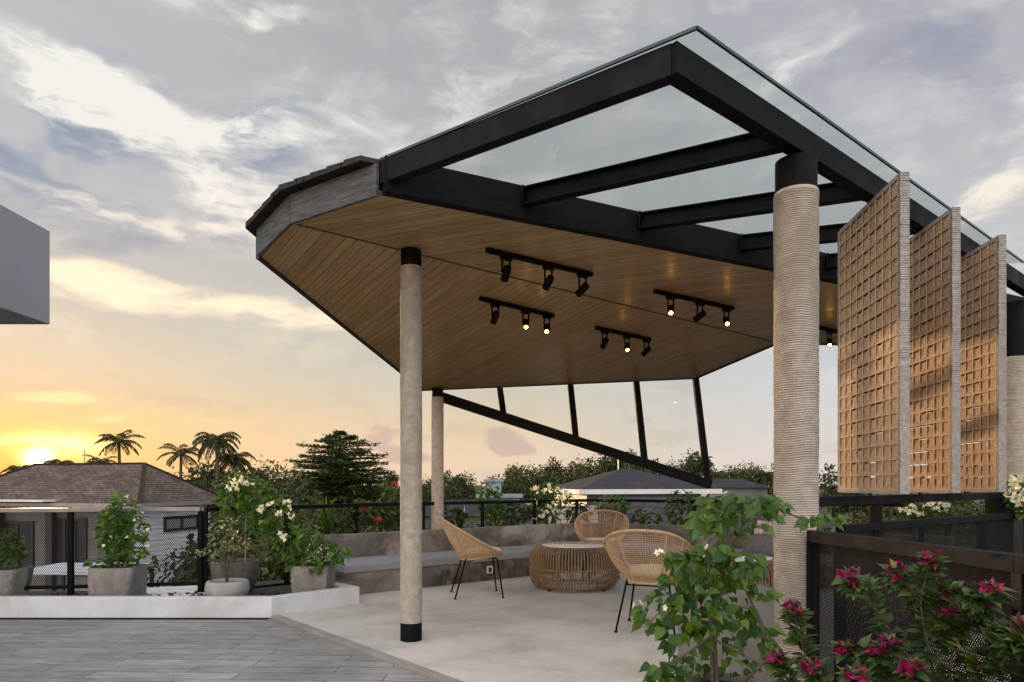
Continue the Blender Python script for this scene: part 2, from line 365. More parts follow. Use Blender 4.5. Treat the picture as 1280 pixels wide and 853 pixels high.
def brickmat(name, c1, c2, mort, w, h, rough=.8, ms=.006, bump=.4, rot=0., noise=.4, coord='Object', axes='xy'):
    m = bpy.data.materials.new(name); m.use_nodes = True; n = N(m.node_tree); p = n.n['Principled BSDF']
    co = n.new('ShaderNodeTexCoord').outputs[coord]
    if axes == 'xz': x, y, z = n.sep(co); co = n.comb(x, z, 0.)
    co = n.mapping(co, (1,1,1), (0,0,rot))
    t = n.new('ShaderNodeTexBrick'); n.put(t.inputs[0], co); t.inputs['Color1'].default_value = (*c1, 1); t.inputs['Color2'].default_value = (*c2, 1)
    t.inputs['Mortar'].default_value = (*mort, 1); t.inputs['Scale'].default_value = 1.; t.inputs['Mortar Size'].default_value = ms
    t.inputs['Brick Width'].default_value = w; t.inputs['Row Height'].default_value = h; t.inputs['Mortar Smooth'].default_value = .2; t.offset = .37; p.inputs['Specular IOR Level'].default_value = .15
    f = n.noise(n.mapping(co, (1.5, 9, 1)), 3., 7., .65, .5); f2 = n.noise(co, .9, 6., .6, .5)
    c = n.mix(n.m('MULTIPLY', n.mr(f, .35, .7), noise), t.outputs[0], n.mix(1., t.outputs[0], (.55,.55,.56,1), 'MULTIPLY'))
    c = n.mix(n.m('MULTIPLY', n.mr(f2, .4, .65), noise*.9), c, n.mix(1., c, (1.45,1.45,1.45,1), 'MULTIPLY'))
    n.put(p.inputs['Base Color'], c); n.put(p.inputs['Roughness'], n.mr(f, .3, .7, rough*.8, min(1, rough*1.15)))
    b = n.new('ShaderNodeBump'); b.inputs['Strength'].default_value = bump; b.inputs['Distance'].default_value = .006
    n.put(b.inputs['Height'], n.m('ADD', n.m('MULTIPLY', t.outputs['Fac'], -1.), n.m('MULTIPLY', f, .35))); n.put(p.inputs['Normal'], b.outputs[0])
    return m
def meshmat(name, pitch, r, c=(.012,.012,.013)):
    m = bpy.data.materials.new(name); m.use_nodes = True; n = N(m.node_tree); p = n.n['Principled BSDF']; out = n.n['Material Output']
    p.inputs['Base Color'].default_value = (*c, 1); p.inputs['Roughness'].default_value = .75; p.inputs['Specular IOR Level'].default_value = .06
    u, v, _ = n.sep(n.new('ShaderNodeTexCoord').outputs['UV'])
    row = n.m('DIVIDE', v, pitch*.866); par = n.m('MULTIPLY', n.m('MODULO', n.m('FLOOR', row), 2.), .5)
    a = n.m('SUBTRACT', n.m('FRACT', n.m('ADD', n.m('DIVIDE', u, pitch), par)), .5)
    b = n.m('MULTIPLY', n.m('SUBTRACT', n.m('FRACT', row), .5), .866)
    d = n.m('SQRT', n.m('ADD', n.m('MULTIPLY', a, a), n.m('MULTIPLY', b, b)))
    hole = n.m('LESS_THAN', d, r)
    t = n.new('ShaderNodeBsdfTransparent'); mx = n.new('ShaderNodeMixShader')
    n.put(mx.inputs[0], hole); n.put(mx.inputs[1], p.outputs[0]); n.put(mx.inputs[2], t.outputs[0]); n.put(out.inputs[0], mx.outputs[0])
    return m
def glassmat(name, tint, refl=.8):
    m = bpy.data.materials.new(name); m.use_nodes = True; n = N(m.node_tree); out = n.n['Material Output']; n.n.remove(n.n['Principled BSDF'])
    t = n.new('ShaderNodeBsdfTransparent'); t.inputs[0].default_value = (*tint, 1)
    g = n.new('ShaderNodeBsdfGlossy'); g.inputs['Roughness'].default_value = .03
    geo = n.new('ShaderNodeNewGeometry'); dt = n.new('ShaderNodeVectorMath', operation='DOT_PRODUCT')
    n.put(dt.inputs[0], geo.outputs['Normal']); n.put(dt.inputs[1], geo.outputs['Incoming'])
    fr = n.m('ADD', n.m('MULTIPLY', n.m('POWER', n.m('SUBTRACT', 1., n.m('ABSOLUTE', dt.outputs['Value'])), 5.), .92), .03)
    mx = n.new('ShaderNodeMixShader'); n.put(mx.inputs[0], n.m('MULTIPLY', fr, refl, clamp=True))
    n.put(mx.inputs[1], t.outputs[0]); n.put(mx.inputs[2], g.outputs[0]); n.put(out.inputs[0], mx.outputs[0])
    return m
def emit(name, c, s):
    m = bpy.data.materials.new(name); m.use_nodes = True; n = N(m.node_tree); p = n.n['Principled BSDF']
    p.inputs['Base Color'].default_value = (.8,.7,.5,1); p.inputs['Emission Color'].default_value = (*c, 1); p.inputs['Emission Strength'].default_value = s
    return m
M = dict(
    black=pmat('black_steel', (.0028,.0031,.0037), (.0048,.005,.0057), 6., .62, 0., .15, 90., spec=.10),
    dsteel=pmat('dark_grey_steel', (.012,.0118,.0125), (.0085,.0083,.0088), 5., .68, 0., .1, 80., spec=.10),
    blacktimber=pmat('black_timber', (.005,.005,.006), (.010,.010,.011), 7., .6, 0., .6, 30., stretch=(1,1,6), spec=.08),
    greytimber=pmat('grey_timber', (.135,.137,.142), (.055,.056,.058), 7., .75, 0., .9, 26., stretch=(1.,1.,9), detail=9.),
    shingle=brickmat('roof_shingle', (.022,.021,.020), (.034,.032,.030), (.01,.01,.01), .35, .2, .85),
    ceil=wood_ceiling(),
    glass=glassmat('roof_glass', (.945,.97,.955), .8), glass2=glassmat('strut_glass', (.93,.96,.95), .02), seam=pmat('ceiling_seam', (.13,.075,.036), (.10,.058,.028), 5., .5), gedge=pmat('glass_edge', (.01,.03,.03), (.015,.04,.038), 3., .2),
    rope=pmat('wound_rope', (.455,.405,.345), (.34,.30,.25), 16., .85, 0., .5, 160., c3=(.32,.28,.228), s3=1.6),
    rattan=pmat('rattan', (.46,.33,.20), (.30,.20,.11), 30., .55, 0., .3, 120., lo=.3, hi=.7),
    cane=pmat('cane_weave', (.52,.365,.225), (.40,.265,.155), 40., .6, 0., .3, 200.),
    tablerattan=pmat('table_rattan', (.26,.170,.086), (.145,.090,.043), 26., .5, 0., .3, 120.),
    screencord=pmat('screen_lattice_cord', (.60,.45,.31), (.48,.345,.225), 22., .75, 0., .4, 150.),
    screenin=pmat('screen_inner_reed', (.27,.175,.108), (.18,.115,.07), 22., .85, 0., .4, 150.),  # dark copy of the reed colour, carrying the shade of the gaps
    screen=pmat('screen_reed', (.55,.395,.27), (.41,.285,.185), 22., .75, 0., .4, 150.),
    screenedge=pmat('screen_cord', (.36,.34,.32), (.25,.235,.22), 40., .85, 0., .4, 200.),  # greyer than the reeds, sky light on the edges put into the colour
    tabletop=pmat('table_glass_top', (.62,.58,.52), (.52,.48,.43), 3., .12, 0.),
    concrete_floor=floormat('concrete_floor', (.485,.452,.408), (.375,.347,.310), 1.3, .6, 0., .25, 40., detail=12., lo=.36, hi=.62, c3=(.535,.50,.452), s3=.6),
    deck=brickmat('plank_tile', (.20,.192,.178), (.275,.263,.245), (.08,.077,.072), .95, .155, .62, .004, .35, R(2), .75),
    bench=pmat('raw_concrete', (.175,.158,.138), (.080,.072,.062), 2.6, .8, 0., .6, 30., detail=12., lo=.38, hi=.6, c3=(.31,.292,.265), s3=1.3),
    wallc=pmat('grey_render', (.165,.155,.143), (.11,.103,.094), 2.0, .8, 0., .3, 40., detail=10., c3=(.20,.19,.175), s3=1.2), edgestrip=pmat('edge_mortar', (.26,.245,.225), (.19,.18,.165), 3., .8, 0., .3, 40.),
    benchbase=pmat('stained_shaded_concrete', (.105,.092,.077), (.045,.039,.033), 2.8, .85, 0., .7, 26., detail=12., lo=.4, hi=.58, c3=(.21,.19,.165), s3=1.7),  # stains, plus shade below the seat darkened into the colour
    kerb=pmat('white_render', (.55,.56,.59), (.47,.478,.505), 3., .75, 0., .2, 50., detail=10., c3=(.43,.428,.43), s3=1.4),
    whitetile=brickmat('white_tile', (.66,.64,.61), (.60,.58,.55), (.30,.29,.28), .45, .09, .5, .006),
    cushion=pmat('cushion_fabric', (.235,.238,.262), (.205,.208,.23), 8., .95, 0., .3, 500.),
    cream=pmat('cream_cushion', (.70,.58,.40), (.60,.49,.33), 8., .9, 0., .3, 300.),
    pillow=pmat('dark_velvet', (.115,.113,.120), (.18,.175,.18), 30., .9, 0., .5, 200.),
    mauve=pmat('mauve_print', (.33,.20,.30), (.62,.52,.58), 12., .9, 0., .3, 200., lo=.45, hi=.55),
    socket=pmat('socket_plastic', (.6,.6,.6), (.5,.5,.5), 4., .4),
    soil=pmat('soil', (.035,.027,.02), (.02,.016,.012), 20., .95, 0., .8, 60.),
    potgrey=pmat('cement_pot', (.22,.205,.185), (.13,.12,.108), 4., .85, 0., .5, 40., detail=9., c3=(.30,.285,.265), s3=2.5),
    potdark=pmat('dark_pot', (.105,.10,.095), (.055,.052,.05), 4., .75, 0., .5, 40., detail=9.),
    potlight=pmat('pale_pot', (.33,.32,.31), (.24,.235,.225), 5., .85, 0., .4, 60., detail=9.),
    bark=pmat('bark', (.10,.075,.05), (.055,.04,.028), 12., .9, 0., .8, 40.),
    stake=pmat('bamboo', (.33,.22,.12), (.24,.15,.08), 12., .6),
    leaf=leafmat('leaf_bright', (.040,.105,.016), (.085,.18,.030), .38),
    leaf2=leafmat('leaf_mid', (.030,.070,.013), (.065,.13,.025), .35),
    leafdk=leafmat('leaf_dark', (.020,.042,.012), (.045,.078,.020), .25),
    leafvar=leafmat('leaf_variegated', (.09,.14,.05), (.28,.32,.18), .3),
    bougleaf=leafmat('bougainvillea_leaf', (.020,.050,.012), (.050,.092,.022), .28),
    bougtip=leafmat('bougainvillea_tip', (.055,.085,.022), (.10,.12,.04), .3),
    fg=leafmat('foreground_leaf', (.018,.054,.007), (.056,.122,.015), .34, .40),
    tree=leafmat('tree_leaf', (.022,.036,.011), (.050,.068,.020), .2, .7),
    tree2=leafmat('tree_leaf_olive', (.045,.055,.016), (.085,.090,.028), .25, .7),
    palm=leafmat('palm_leaf', (.028,.042,.013), (.060,.070,.022), .2, .6),
    white=leafmat('white_bract', (.72,.70,.62), (.82,.80,.74), .35), magenta=leafmat('magenta_bract', (.12,.003,.032), (.27,.006,.10), .28),  # magenta darkened, with the shade of the near corner put into its colour
    red=leafmat('red_petal', (.45,.03,.02), (.55,.05,.03), .3),
    grass=pmat('grass_ground', (.030,.038,.014), (.018,.022,.009), .6, .95, 0., .5, 8.),
    gravel=pmat('dark_gravel', (.04,.038,.036), (.02,.019,.018), 30., .9),
    hroof=brickmat('house_shingle', (.075,.055,.043), (.132,.100,.079), (.028,.021,.017), .34, .13, .85, .014, .7, 0., .9, 'UV'),
    hroof2=brickmat('slate_roof', (.026,.026,.029), (.036,.036,.040), (.016,.016,.017), .5, .2, .8, .01, .4, 0., .4, 'UV'),
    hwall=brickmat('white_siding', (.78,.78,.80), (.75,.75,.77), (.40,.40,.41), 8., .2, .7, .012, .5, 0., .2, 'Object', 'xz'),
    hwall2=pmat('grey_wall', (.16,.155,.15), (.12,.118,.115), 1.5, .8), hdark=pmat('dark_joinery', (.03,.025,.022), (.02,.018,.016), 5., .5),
    fasciaw=pmat('white_fascia', (.55,.53,.50), (.48,.46,.44), 3., .6), gutter=pmat('gutter', (.26,.24,.23), (.2,.19,.18), 4., .45, .3),
    pane=pmat('window_glass', (.03,.032,.035), (.05,.05,.052), 2., .08, 0., spec=.8), curtain=pmat('curtain', (.36,.35,.33), (.2,.2,.19), 14., .9, stretch=(6,6,.3)),
    block=brickmat('cinder_block', (.062,.062,.063), (.085,.084,.083), (.034,.034,.034), .42, .21, .9, .014, .5, 0., .4, 'Object', 'xz'),
    blocktan=brickmat('tan_block', (.33,.28,.23), (.28,.24,.20), (.16,.14,.12), .42, .17, .9, .016, .5, 0., .4, 'Object', 'xz'),
    bluebuild=pmat('blue_grey_wall', (.20,.24,.26), (.16,.19,.21), 1., .7), boxgrey=pmat('grey_paint', (.215,.225,.25), (.20,.21,.232), 1.2, .7),
    stone=pmat('dark_stone_wall', (.05,.046,.042), (.026,.024,.022), 3., .9, 0., .6, 14.),
    meshfine=meshmat('perforated_sheet', .019, .39), meshnear=meshmat('perforated_panel', .0125, .20, (.010,.010,.0105)),
    lamp_on=emit('lamp_lens', (1., .46, .06), 20.), metalpost=pmat('galvanised', (.3,.3,.3), (.25,.25,.25), 3., .4, .6),
)

# ------------------------------------------------------------------ ground and floors (setting)
GZ = -3.9
tag(MB().quad((-900,-60,GZ),(900,-60,GZ),(900,1600,GZ),(-900,1600,GZ)).build('ground', M['grass']), kind='structure')
E0 = Vector((-2.18,6.19)); E1 = Vector((-.39,4.13)); ed = (E1-E0).normalized(); E2 = E0+ed*9.5
deck = [(-9.5,-5), (-9.5,6.12), (-2.2,6.12), (E0.x,E0.y), (E2.x,E2.y), (E2.x,-5)]
tag(MB().prism(deck, -.35, -.018).build('terrace_deck', M['deck']), kind='structure')
slab = [(E0.x,E0.y), (E2.x,E2.y), (E2.x,-5), (1.97,-5), (1.97,.9), (1.83,2.4), (1.70,3.66), (2.05,4.02), (4.75,6.07), (5.2,6.5), (6.6,7.5), (5.6,8.6), (1.85,11.2), (.55,11.2), (-2.95,8.35), (-2.5,7.7), (-1.62,6.95)]
tag(MB().prism(slab, -.4, 0.).build('pavilion_floor', M['concrete_floor']), kind='structure')
ps = [Vector((E0.x,E0.y)), E2]; a2 = offset_path(ps, -.004); b2 = offset_path(ps, .075)
strip = [a2[0], a2[1], b2[1], b2[0]]
tag(MB().prism([tuple(p) for p in strip], -.02, .006).build('floor_edge_strip', M['edgestrip'], bevel=.004), kind='structure')
tag(MB().quad((1.6,-5,-1.7),(9.5,-5,-1.7),(9.5,8,-1.7),(1.6,4.5,-1.7)).build('lower_terrace', M['soil']), kind='structure')
tag(MB().prism([(-9.3,-4.8), (1.75,-4.8), (1.6,3.8), (4.6,6.2), (6.4,7.5), (5.1,8.6), (1.7,11.), (.6,11.), (-3.2,8.1), (-9.3,7.6)], GZ, -.41).build('terrace_base', M['stone']), kind='structure')
ledge = [(-9.5,6.25), (-2.21,6.24), (-1.6,6.86), (-2.35,7.72), (-2.65,7.95), (-3.4,7.45), (-4.4,7.12), (-9.5,6.95)]
tag(MB().prism(ledge, -.3, .085).build('planter_bed', M['soil']), kind='structure')
tag(MB().prism([(-3.95,6.62), (-3.2,6.68), (-2.95,6.98), (-3.4,7.41), (-4.2,7.1)], .02, .10).build('tiled_ledge', M['whitetile'], bevel=.004), kind='structure')

# ------------------------------------------------------------------ pavilion roof
n0 = Vector((-.632, .776)); F0 = Vector((-1.51, 4.71)); fd = Vector((.776, .632)); SL = .163; HC = 3.0
def zB(x, y): return HC-SL*max(0., n0.dot(Vector((x, y))-F0))
def atB(px, py, drop=0.):
    u = (px-CXP)/F; v = (HY-py)/F
    # EYE+v*Y = HC-drop-SL*(n0.(uY,Y)-n0.F0)
    Y = (HC-drop+SL*n0.dot(F0)-EYE)/(v+SL*(n0.x*u+n0.y)); return Vector((u*Y, Y, EYE+v*Y))
La = atz(474, 244, HC); F1 = F0+fd*6.3
B1 = atB(325, 320); B2 = atB(530, 487); B3 = atB(870, 472)
lb_d = (atz(925, 332, HC)-atz(474, 244, HC)).normalized(); rbi = atz(833, 104.5, HC); rb_d = (atz(1057.5, 239, HC)-rbi).normalized(); rb0 = rbi+Vector((rb_d.y,-rb_d.x,0))*.08-rb_d*.03
LBE = La+lb_d*8.6
PA = [(La.x,La.y), (F0.x,F0.y), (F1.x,F1.y), (7.2,8.98), (LBE.x,LBE.y)]
PB = [(F0.x,F0.y), (B1.x,B1.y), (B2.x,B2.y), (B3.x,B3.y), (F1.x,F1.y)]
roof = empty('pavilion_roof', (1.5, 6.5, HC), 'large angular pavilion roof with timber ceiling, black beams and glass over one side', 'roof')
MB().prism(PA, HC, HC+.03, (-.915,.402)).build('ceiling_panel', M['ceil'], roof)
MB().prism(PB, zB, lambda x, y: zB(x, y)+.03, (-.632,.776)).build('ceiling_panel', M['ceil'], roof)
# dark joint between the two ceiling planes
f0 = Vector((F0.x,F0.y,HC-.004)); f1 = Vector((F1.x,F1.y,HC-.004))
MB().bar(f0+Vector((.02,.02,0)), f1, .014, .006).build('joint_strip', M['seam'], roof)
def strip_wall(name, mat, pts, z0f, h, th, out=1, bevel=.003):
    mb = MB(); q = offset_path(pts, th); n = len(pts)
    for i in range(n-1):
        A, B, C, D = Vector(pts[i]), Vector(pts[i+1]), q[i+1], q[i]
        zs = [z0f(*A), z0f(*B), z0f(*B), z0f(*A)]
        b = mb.pts([(A.x,A.y,zs[0]), (B.x,B.y,zs[1]), (C.x,C.y,zs[2]), (D.x,D.y,zs[3])]+[(A.x,A.y,zs[0]+h), (B.x,B.y,zs[1]+h), (C.x,C.y,zs[2]+h), (D.x,D.y,zs[3]+h)])
        for f in ((0,1,2,3), (7,6,5,4), (0,4,5,1), (1,5,6,2), (2,6,7,3), (3,7,4,0)): mb.face([b+k for k in f])
    return mb.build(name, mat, roof, bevel=bevel)
strip_wall('fascia_board', M['greytimber'], [(La.x,La.y), (F0.x,F0.y)], lambda x, y: HC-.012, .20, .028, -1)
strip_wall('fascia_board', M['greytimber'], [(F0.x,F0.y), (B1.x,B1.y)], lambda x, y: zB(x, y)-.012, .20, .028, -1)
strip_wall('eave_trim', M['hdark'], [(B1.x,B1.y), (B2.x,B2.y), (B3.x,B3.y), (F1.x,F1.y), (7.2,8.98)], lambda x, y: zB(x, y)-.02, .16, .035, -1)
def grow(poly, d):
    c = Vector((sum(p[0] for p in poly)/len(poly), sum(p[1] for p in poly)/len(poly)))
    area = sum(poly[i][0]*poly[(i+1)%len(poly)][1]-poly[(i+1)%len(poly)][0]*poly[i][1] for i in range(len(poly)))
    pp = [Vector(p) for p in poly]; n = len(pp); out = []
    for i in range(n):
        t0 = (pp[i]-pp[i-1]).normalized(); t1 = (pp[(i+1)%n]-pp[i]).normalized()
        n_0 = Vector((t0.y,-t0.x)); n_1 = Vector((t1.y,-t1.x))
        if area < 0: n_0, n_1 = -n_0, -n_1
        d0, d1 = d[i-1], d[i]
        # intersection of the two offset edges
        a = pp[i]+n_0*d0; b = pp[i]+n_1*d1; den = t0.x*t1.y-t0.y*t1.x
        if abs(den) < 1e-4: out.append(a)
        else:
            s = ((b.x-a.x)*t1.y-(b.y-a.y)*t1.x)/den; out.append(a+t0*s)
    return [tuple(p) for p in out]
ov = .10
ra = grow(PA, [ov, 0., .06, .05, .0]); rb_ = grow(PB, [ov, .08, .06, .06, 0.])
sh = MB()
sh.prism(ra, HC+.192, HC+.222); sh.prism(rb_, lambda x, y: zB(x, y)+.190, lambda x, y: zB(x, y)+.220)
# shingle butts stepping along the gable edge
for A_, B_, nst in ((Vector(ra[0]), Vector(ra[1]), 5), (Vector(rb_[0]), Vector(rb_[1]), 4)):
    for k in range(nst):
        a = A_.lerp(B_, k/nst); b = A_.lerp(B_, (k+.97)/nst); za, zb = zB(*a)+.221, zB(*b)+.221
        inw = Vector((-(B_-A_).y, (B_-A_).x)).normalized(); inw = inw if inw.dot(Vector((1.5, 6.5))-a) > 0 else -inw
        a = a+inw*.10; b = b+inw*.10
        sh.bar((a.x,a.y,za-.002), (b.x,b.y,zb+.008), .20, .010)
sh.build('roof_shingles', M['shingle'], roof)
# black timber ledger along the ceiling edge and steel frame carrying the glass
lo = Vector((lb_d.y, -lb_d.x, 0))      # towards the glass side
MB().bar(La+lo*.036+Vector((0,0,.113))+lb_d*.02, LBE+lo*.036+Vector((0,0,.113)), .07, .226).build('ledger_beam', M['blacktimber'], roof, bevel=.004)
ro = Vector((rb_d.y, -rb_d.x, 0))      # outwards
RBE = rb0+rb_d*6.9
MB().bar(rb0-ro*.04+Vector((0,0,.071)), RBE-ro*.04+Vector((0,0,.071)), .08, .142).build('edge_beam', M['black'], roof, bevel=.004)
fj_d = (La-rb0).normalized(); fo = Vector((fj_d.y,-fj_d.x,0))
if fo.y > 0: fo = -fo
MB().bar(rb0-fo*.036+Vector((0,0,.0712))+fj_d*.03, La-fo*.036+Vector((0,0,.0712+.07))-fj_d*.002, .072, .1424).build('front_beam', M['dsteel'], roof, bevel=.004)
def on_ledge(px): u = (px-CXP)/F; t = (u*La.y-La.x)/(lb_d.x-u*lb_d.y); return La+lb_d*t
lpt = [La, on_ledge(651), on_ledge(794), on_ledge(919)]; rpt = [rb0, atz(980, 192, HC)+Vector((rb_d.y,-rb_d.x,0))*.08, atz(1080, 252.5, HC)+Vector((rb_d.y,-rb_d.x,0))*.08]
stepL = (lpt[3]-lpt[2]); stepR = rpt[2]-rpt[1]
for k in range(3): lpt.append(lpt[-1]+stepL)
for k in range(4): rpt.append(rpt[-1]+stepR*.93)
joists = []
for k in range(1, 6):
    l, r = lpt[k]+lo*.071+Vector((0,0,.07)), rpt[k]-ro*.081; joists.append((l, r))
    mb = MB(); up = Vector((0,0,1))
    mb.bar(l+up*.027, r+up*.027, .075, .012); mb.bar(l+up*.083, r+up*.083, .012, .098); mb.bar(l+up*.136, r+up*.136, .075, .010)
    jo = mb.build('joist', M['black'], roof, bevel=.002)
    dj = (r-l).normalized()
    for e_, sg in ((l, 1), (r, -1)):
        MB().bar(e_+dj*sg*.001+up*.083, e_+dj*sg*.009+up*.083, .105, .122).build('end_plate', M['black'], jo)
# glass panes: one between each pair of joists, reaching past the edge beam
gl0 = [La-fo*.0]+[lpt[k] for k in range(1, 6)]; gr0 = [rb0+ro*.1]+[rpt[k]+ro*.1 for k in range(1, 6)]
for k in range(5):
    g = .004
    q = [gl0[k].lerp(gl0[k+1], g), gr0[k].lerp(gr0[k+1], g), gr0[k+1].lerp(gr0[k], g), gl0[k+1].lerp(gl0[k], g)]
    zc_ = (.07, -.004, -.004, .07); mb = MB()     # the glass falls a little towards the outer edge
    b = mb.pts([(p.x, p.y, HC+.144+z) for p, z in zip(q, zc_)]+[(p.x, p.y, HC+.156+z) for p, z in zip(q, zc_)])
    for f in ((0,1,2,3), (7,6,5,4), (0,4,5,1), (1,5,6,2), (2,6,7,3), (3,7,4,0)): mb.face([b+i for i in f])
    p_ = mb.build('glass_pane', M['glass'], roof)
    mb = MB(); a, b = Vector(q[1]), Vector(q[2])
    mb.bar((a.x,a.y,HC+.146), (b.x,b.y,HC+.146), .012, .015)
    if k == 0: c = Vector(q[0]); mb.bar((c.x,c.y,HC+.220), (a.x,a.y,HC+.146), .012, .015)
    mb.build('polished_edge', M['gedge'], p_)
# raking frame of struts below the far eave
S0 = atB(548, 487); S1 = Vector((2.95, 10.0, 1.13)); S1 = at(888, 606, 10.05)
MB().bar(S0+Vector((0,0,-.09)), S1, .09, .13).build('raking_beam', M['black'], roof, bevel=.004)
S0b = S0+Vector((0,0,-.09))
def on_rake(px): u = (px-CXP)/F; d = S1-S0b; t = (u*S0b.y-S0b.x)/(d.x-u*d.y); return S0b+d*t
prev = (S0+Vector((.15,0,-.03)), S0+Vector((.15,0,-.05)))
for (tx, ty, bx_) in ((625, 488, 630), (713, 484, 720), (795, 479, 806), (869, 473, 885)):
    a = atB(tx, ty); b = on_rake(bx_)
    MB().bar(a+Vector((0,0,.02)), b, .085, .085, (0,1,0)).build('strut', M['black'], roof, bevel=.003)
    mb = MB(); ii = mb.pts((prev[0], prev[1], b, a)); mb.face((ii, ii+1, ii+2, ii+3)); mb.build('strut_glazing', M['glass2'], roof); prev = (a, b)

# ------------------------------------------------------------------ columns bound with rope
def rope_column(x, y, r, z0, z1, cap, basez, label, pitch=.0115, seg=40, fine=True):
    root = empty('rope_column', (x, y, z0), label, 'column', 'rope-bound columns of the pavilion')
    rnd = random.Random(int(x*100)); prof = []; zz = z0+basez+.002; top = z1-cap
    while zz < top-pitch:
        rr = r*(1+rnd.uniform(-.010,.010)); ph = pitch*rnd.uniform(.92,1.1)
        if fine: prof += [(rr-(.0075 if r > .1 else .0045), zz-z0), (rr-.0015, zz-z0+ph*.22), (rr, zz-z0+ph*.5), (rr-.0012, zz-z0+ph*.78)]
        else: prof += [(rr-.004, zz-z0), (rr, zz-z0+ph*.5)]
        zz += ph
    prof.append((r-.004, top-z0)); prof = [(r-.02, prof[0][1])]+prof+[(r-.02, top-z0)]
    mb = MB().lathe((x, y, z0), prof, seg); k1, k2 = rnd.uniform(0, 6), rnd.uniform(0, 6)
    for i, v in enumerate(mb.v):                # the turns are not quite level and not quite round
        a = math.atan2(v[1]-y, v[0]-x); zz = v[2]
        if z0+basez+.03 < zz < top-.03:
            w = .0038*math.sin(2*a+zz*2.3+k1)+.0026*math.sin(3*a-zz*5.1+k2); q = 1+.006*math.sin(zz*9+a+k2)+.005*math.sin(zz*23+2*a)
            mb.v[i] = (x+(v[0]-x)*q, y+(v[1]-y)*q, zz+w)
    mb.build('rope_binding', M['rope'], root)
    MB().lathe((x, y, top), [(r*.93, -.02), (r*.93, cap-.012)], 40).build('top_collar', M['black'], root)
    MB().lathe((x, y, z0), [(r*.975, 0), (r*.975, basez-.004), (r*.97, basez)], 40).build('base_band', M['black'], root)
    return root
c1 = atz(514, 800, 0); rope_column(c1.x, c1.y, .0845, 0, HC-.0, .135, .135, 'slim rope-bound column standing free on the floor under the ceiling fold', pitch=.009)
c2 = at(547, 660, 9.15); rope_column(c2.x, c2.y, .083, -.0, zB(c2.x, c2.y)-.01, .12, .02, 'slim rope-bound column behind the concrete bench, thinnest of all in view', fine=False, pitch=.014)
c3 = Vector((1.577, 3.79, 0)); rope_column(c3.x, c3.y, .118, 0, HC, .185, .10, 'thick rope-bound column beside the low railing, carrying the glass roof', seg=56, pitch=.0125)
c4 = Vector((4.98, 6.78, 0)); rope_column(c4.x, c4.y, .13, 0, HC, .55, .10, 'brown rope-bound column at the right edge behind the woven screens', fine=False, pitch=.014)

# ------------------------------------------------------------------ woven screens
def woven_screen(near, d, w, z0, z1, label):
    th = .052; c = near+d*(w/2); root = empty('woven_screen', (c.x, c.y, z0), label, 'screen', 'woven pivoting screens along the roof edge')
    sd = Vector((d.y, -d.x)); rnd = random.Random(int(near.x*1000))
    def P(s, t, z): q = near+d*s+sd*t; return Vector((q.x, q.y, z))
    H = z1-z0
    # cord-wrapped border: many rounds give it its ribbed edge
    e = MB(); ph = .0135
    for s0, s1 in ((0, .036), (w-.036, w)):
        zz = z0
        while zz < z1-.001:
            k = rnd.uniform(-.002,.002); hh = min(ph*rnd.uniform(.85,1.15), z1-zz); a = P(s0+(k if not s0 else 0), 0, zz+hh/2); b = P(s1+(k if s0 else 0), 0, zz+hh/2)
            e.bar(a, b, th+k, hh*.66); zz += hh
        e.bar(P(s0+.006,0,0)+Vector((0,0,z0+.001)), P(s0+.006,0,0)+Vector((0,0,z1-.001)), th-.012, .024, (d.x,d.y,0)) if False else None
        c0 = P((s0+s1)/2, 0, (z0+z1)/2); Rm = Matrix((Vector((d.x,d.y,0)), Vector((sd.x,sd.y,0)), Vector((0,0,1)))).transposed()
        e.box(c0, (.0145, th/2-.004, (z1-z0)/2-.001), Rm)
    for zc in (z0+.012, z1-.012): e.bar(P(.036,0,zc), P(w-.036,0,zc), th, .024)
    e.build('cord_border', M['screenedge'], root)
    # lattice of horizontal and vertical cords on both faces
    nc, nr = 9, 20; L0, L1 = .036, w-.036; cw = (L1-L0)/nc; Z0, Z1 = z0+.024, z1-.024; ch = (Z1-Z0)/nr
    g = MB()
    for side in (-1, 1):
        for j in range(nr+1):
            g.bar(P(L0, side*th*.46, Z0+ch*j), P(L1, side*th*.46, Z0+ch*j), .005, .0045)
        for i in range(nc+1):
            g.bar(P(L0+cw*i, side*th*.45, Z0), P(L0+cw*i, side*th*.45, Z1), .005, .005)
    g.build('cord_lattice', M['screencord'], root)
    # reeds: in every cell they lean from one face to the other, one after the other
    r = MB(); r2 = MB(); nk = 5
    for i in range(nc):
        for j in range(nr):
            gap = .013 if (2 <= i <= 6 and rnd.random() < .6) else .0
            for k in range(nk):
                t = (k+.5)/nk; s = L0+cw*(i+t); zb = Z0+ch*j+rnd.uniform(0,.002); zt = Z0+ch*(j+1)
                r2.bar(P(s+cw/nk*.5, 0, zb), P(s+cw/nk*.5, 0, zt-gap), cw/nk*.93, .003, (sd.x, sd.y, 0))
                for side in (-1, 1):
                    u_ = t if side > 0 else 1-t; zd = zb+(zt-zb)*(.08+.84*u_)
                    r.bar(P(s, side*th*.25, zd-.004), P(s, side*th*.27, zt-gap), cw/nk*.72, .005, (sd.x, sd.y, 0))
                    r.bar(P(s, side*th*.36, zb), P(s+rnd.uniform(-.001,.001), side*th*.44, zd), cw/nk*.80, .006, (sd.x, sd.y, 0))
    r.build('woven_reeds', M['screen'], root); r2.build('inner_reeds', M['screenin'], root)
    for za, zb in ((z1-.01, z1+.012), (z0+.01, z0-.012)): MB().tube([P(w/2,0,za), P(w/2,0,zb)], .012, 10).build('pivot_pin', M['black'], root)
    return root
sdv = Vector((.095, .995)).normalized(); ZS0, ZS1 = 1.14, 2.985
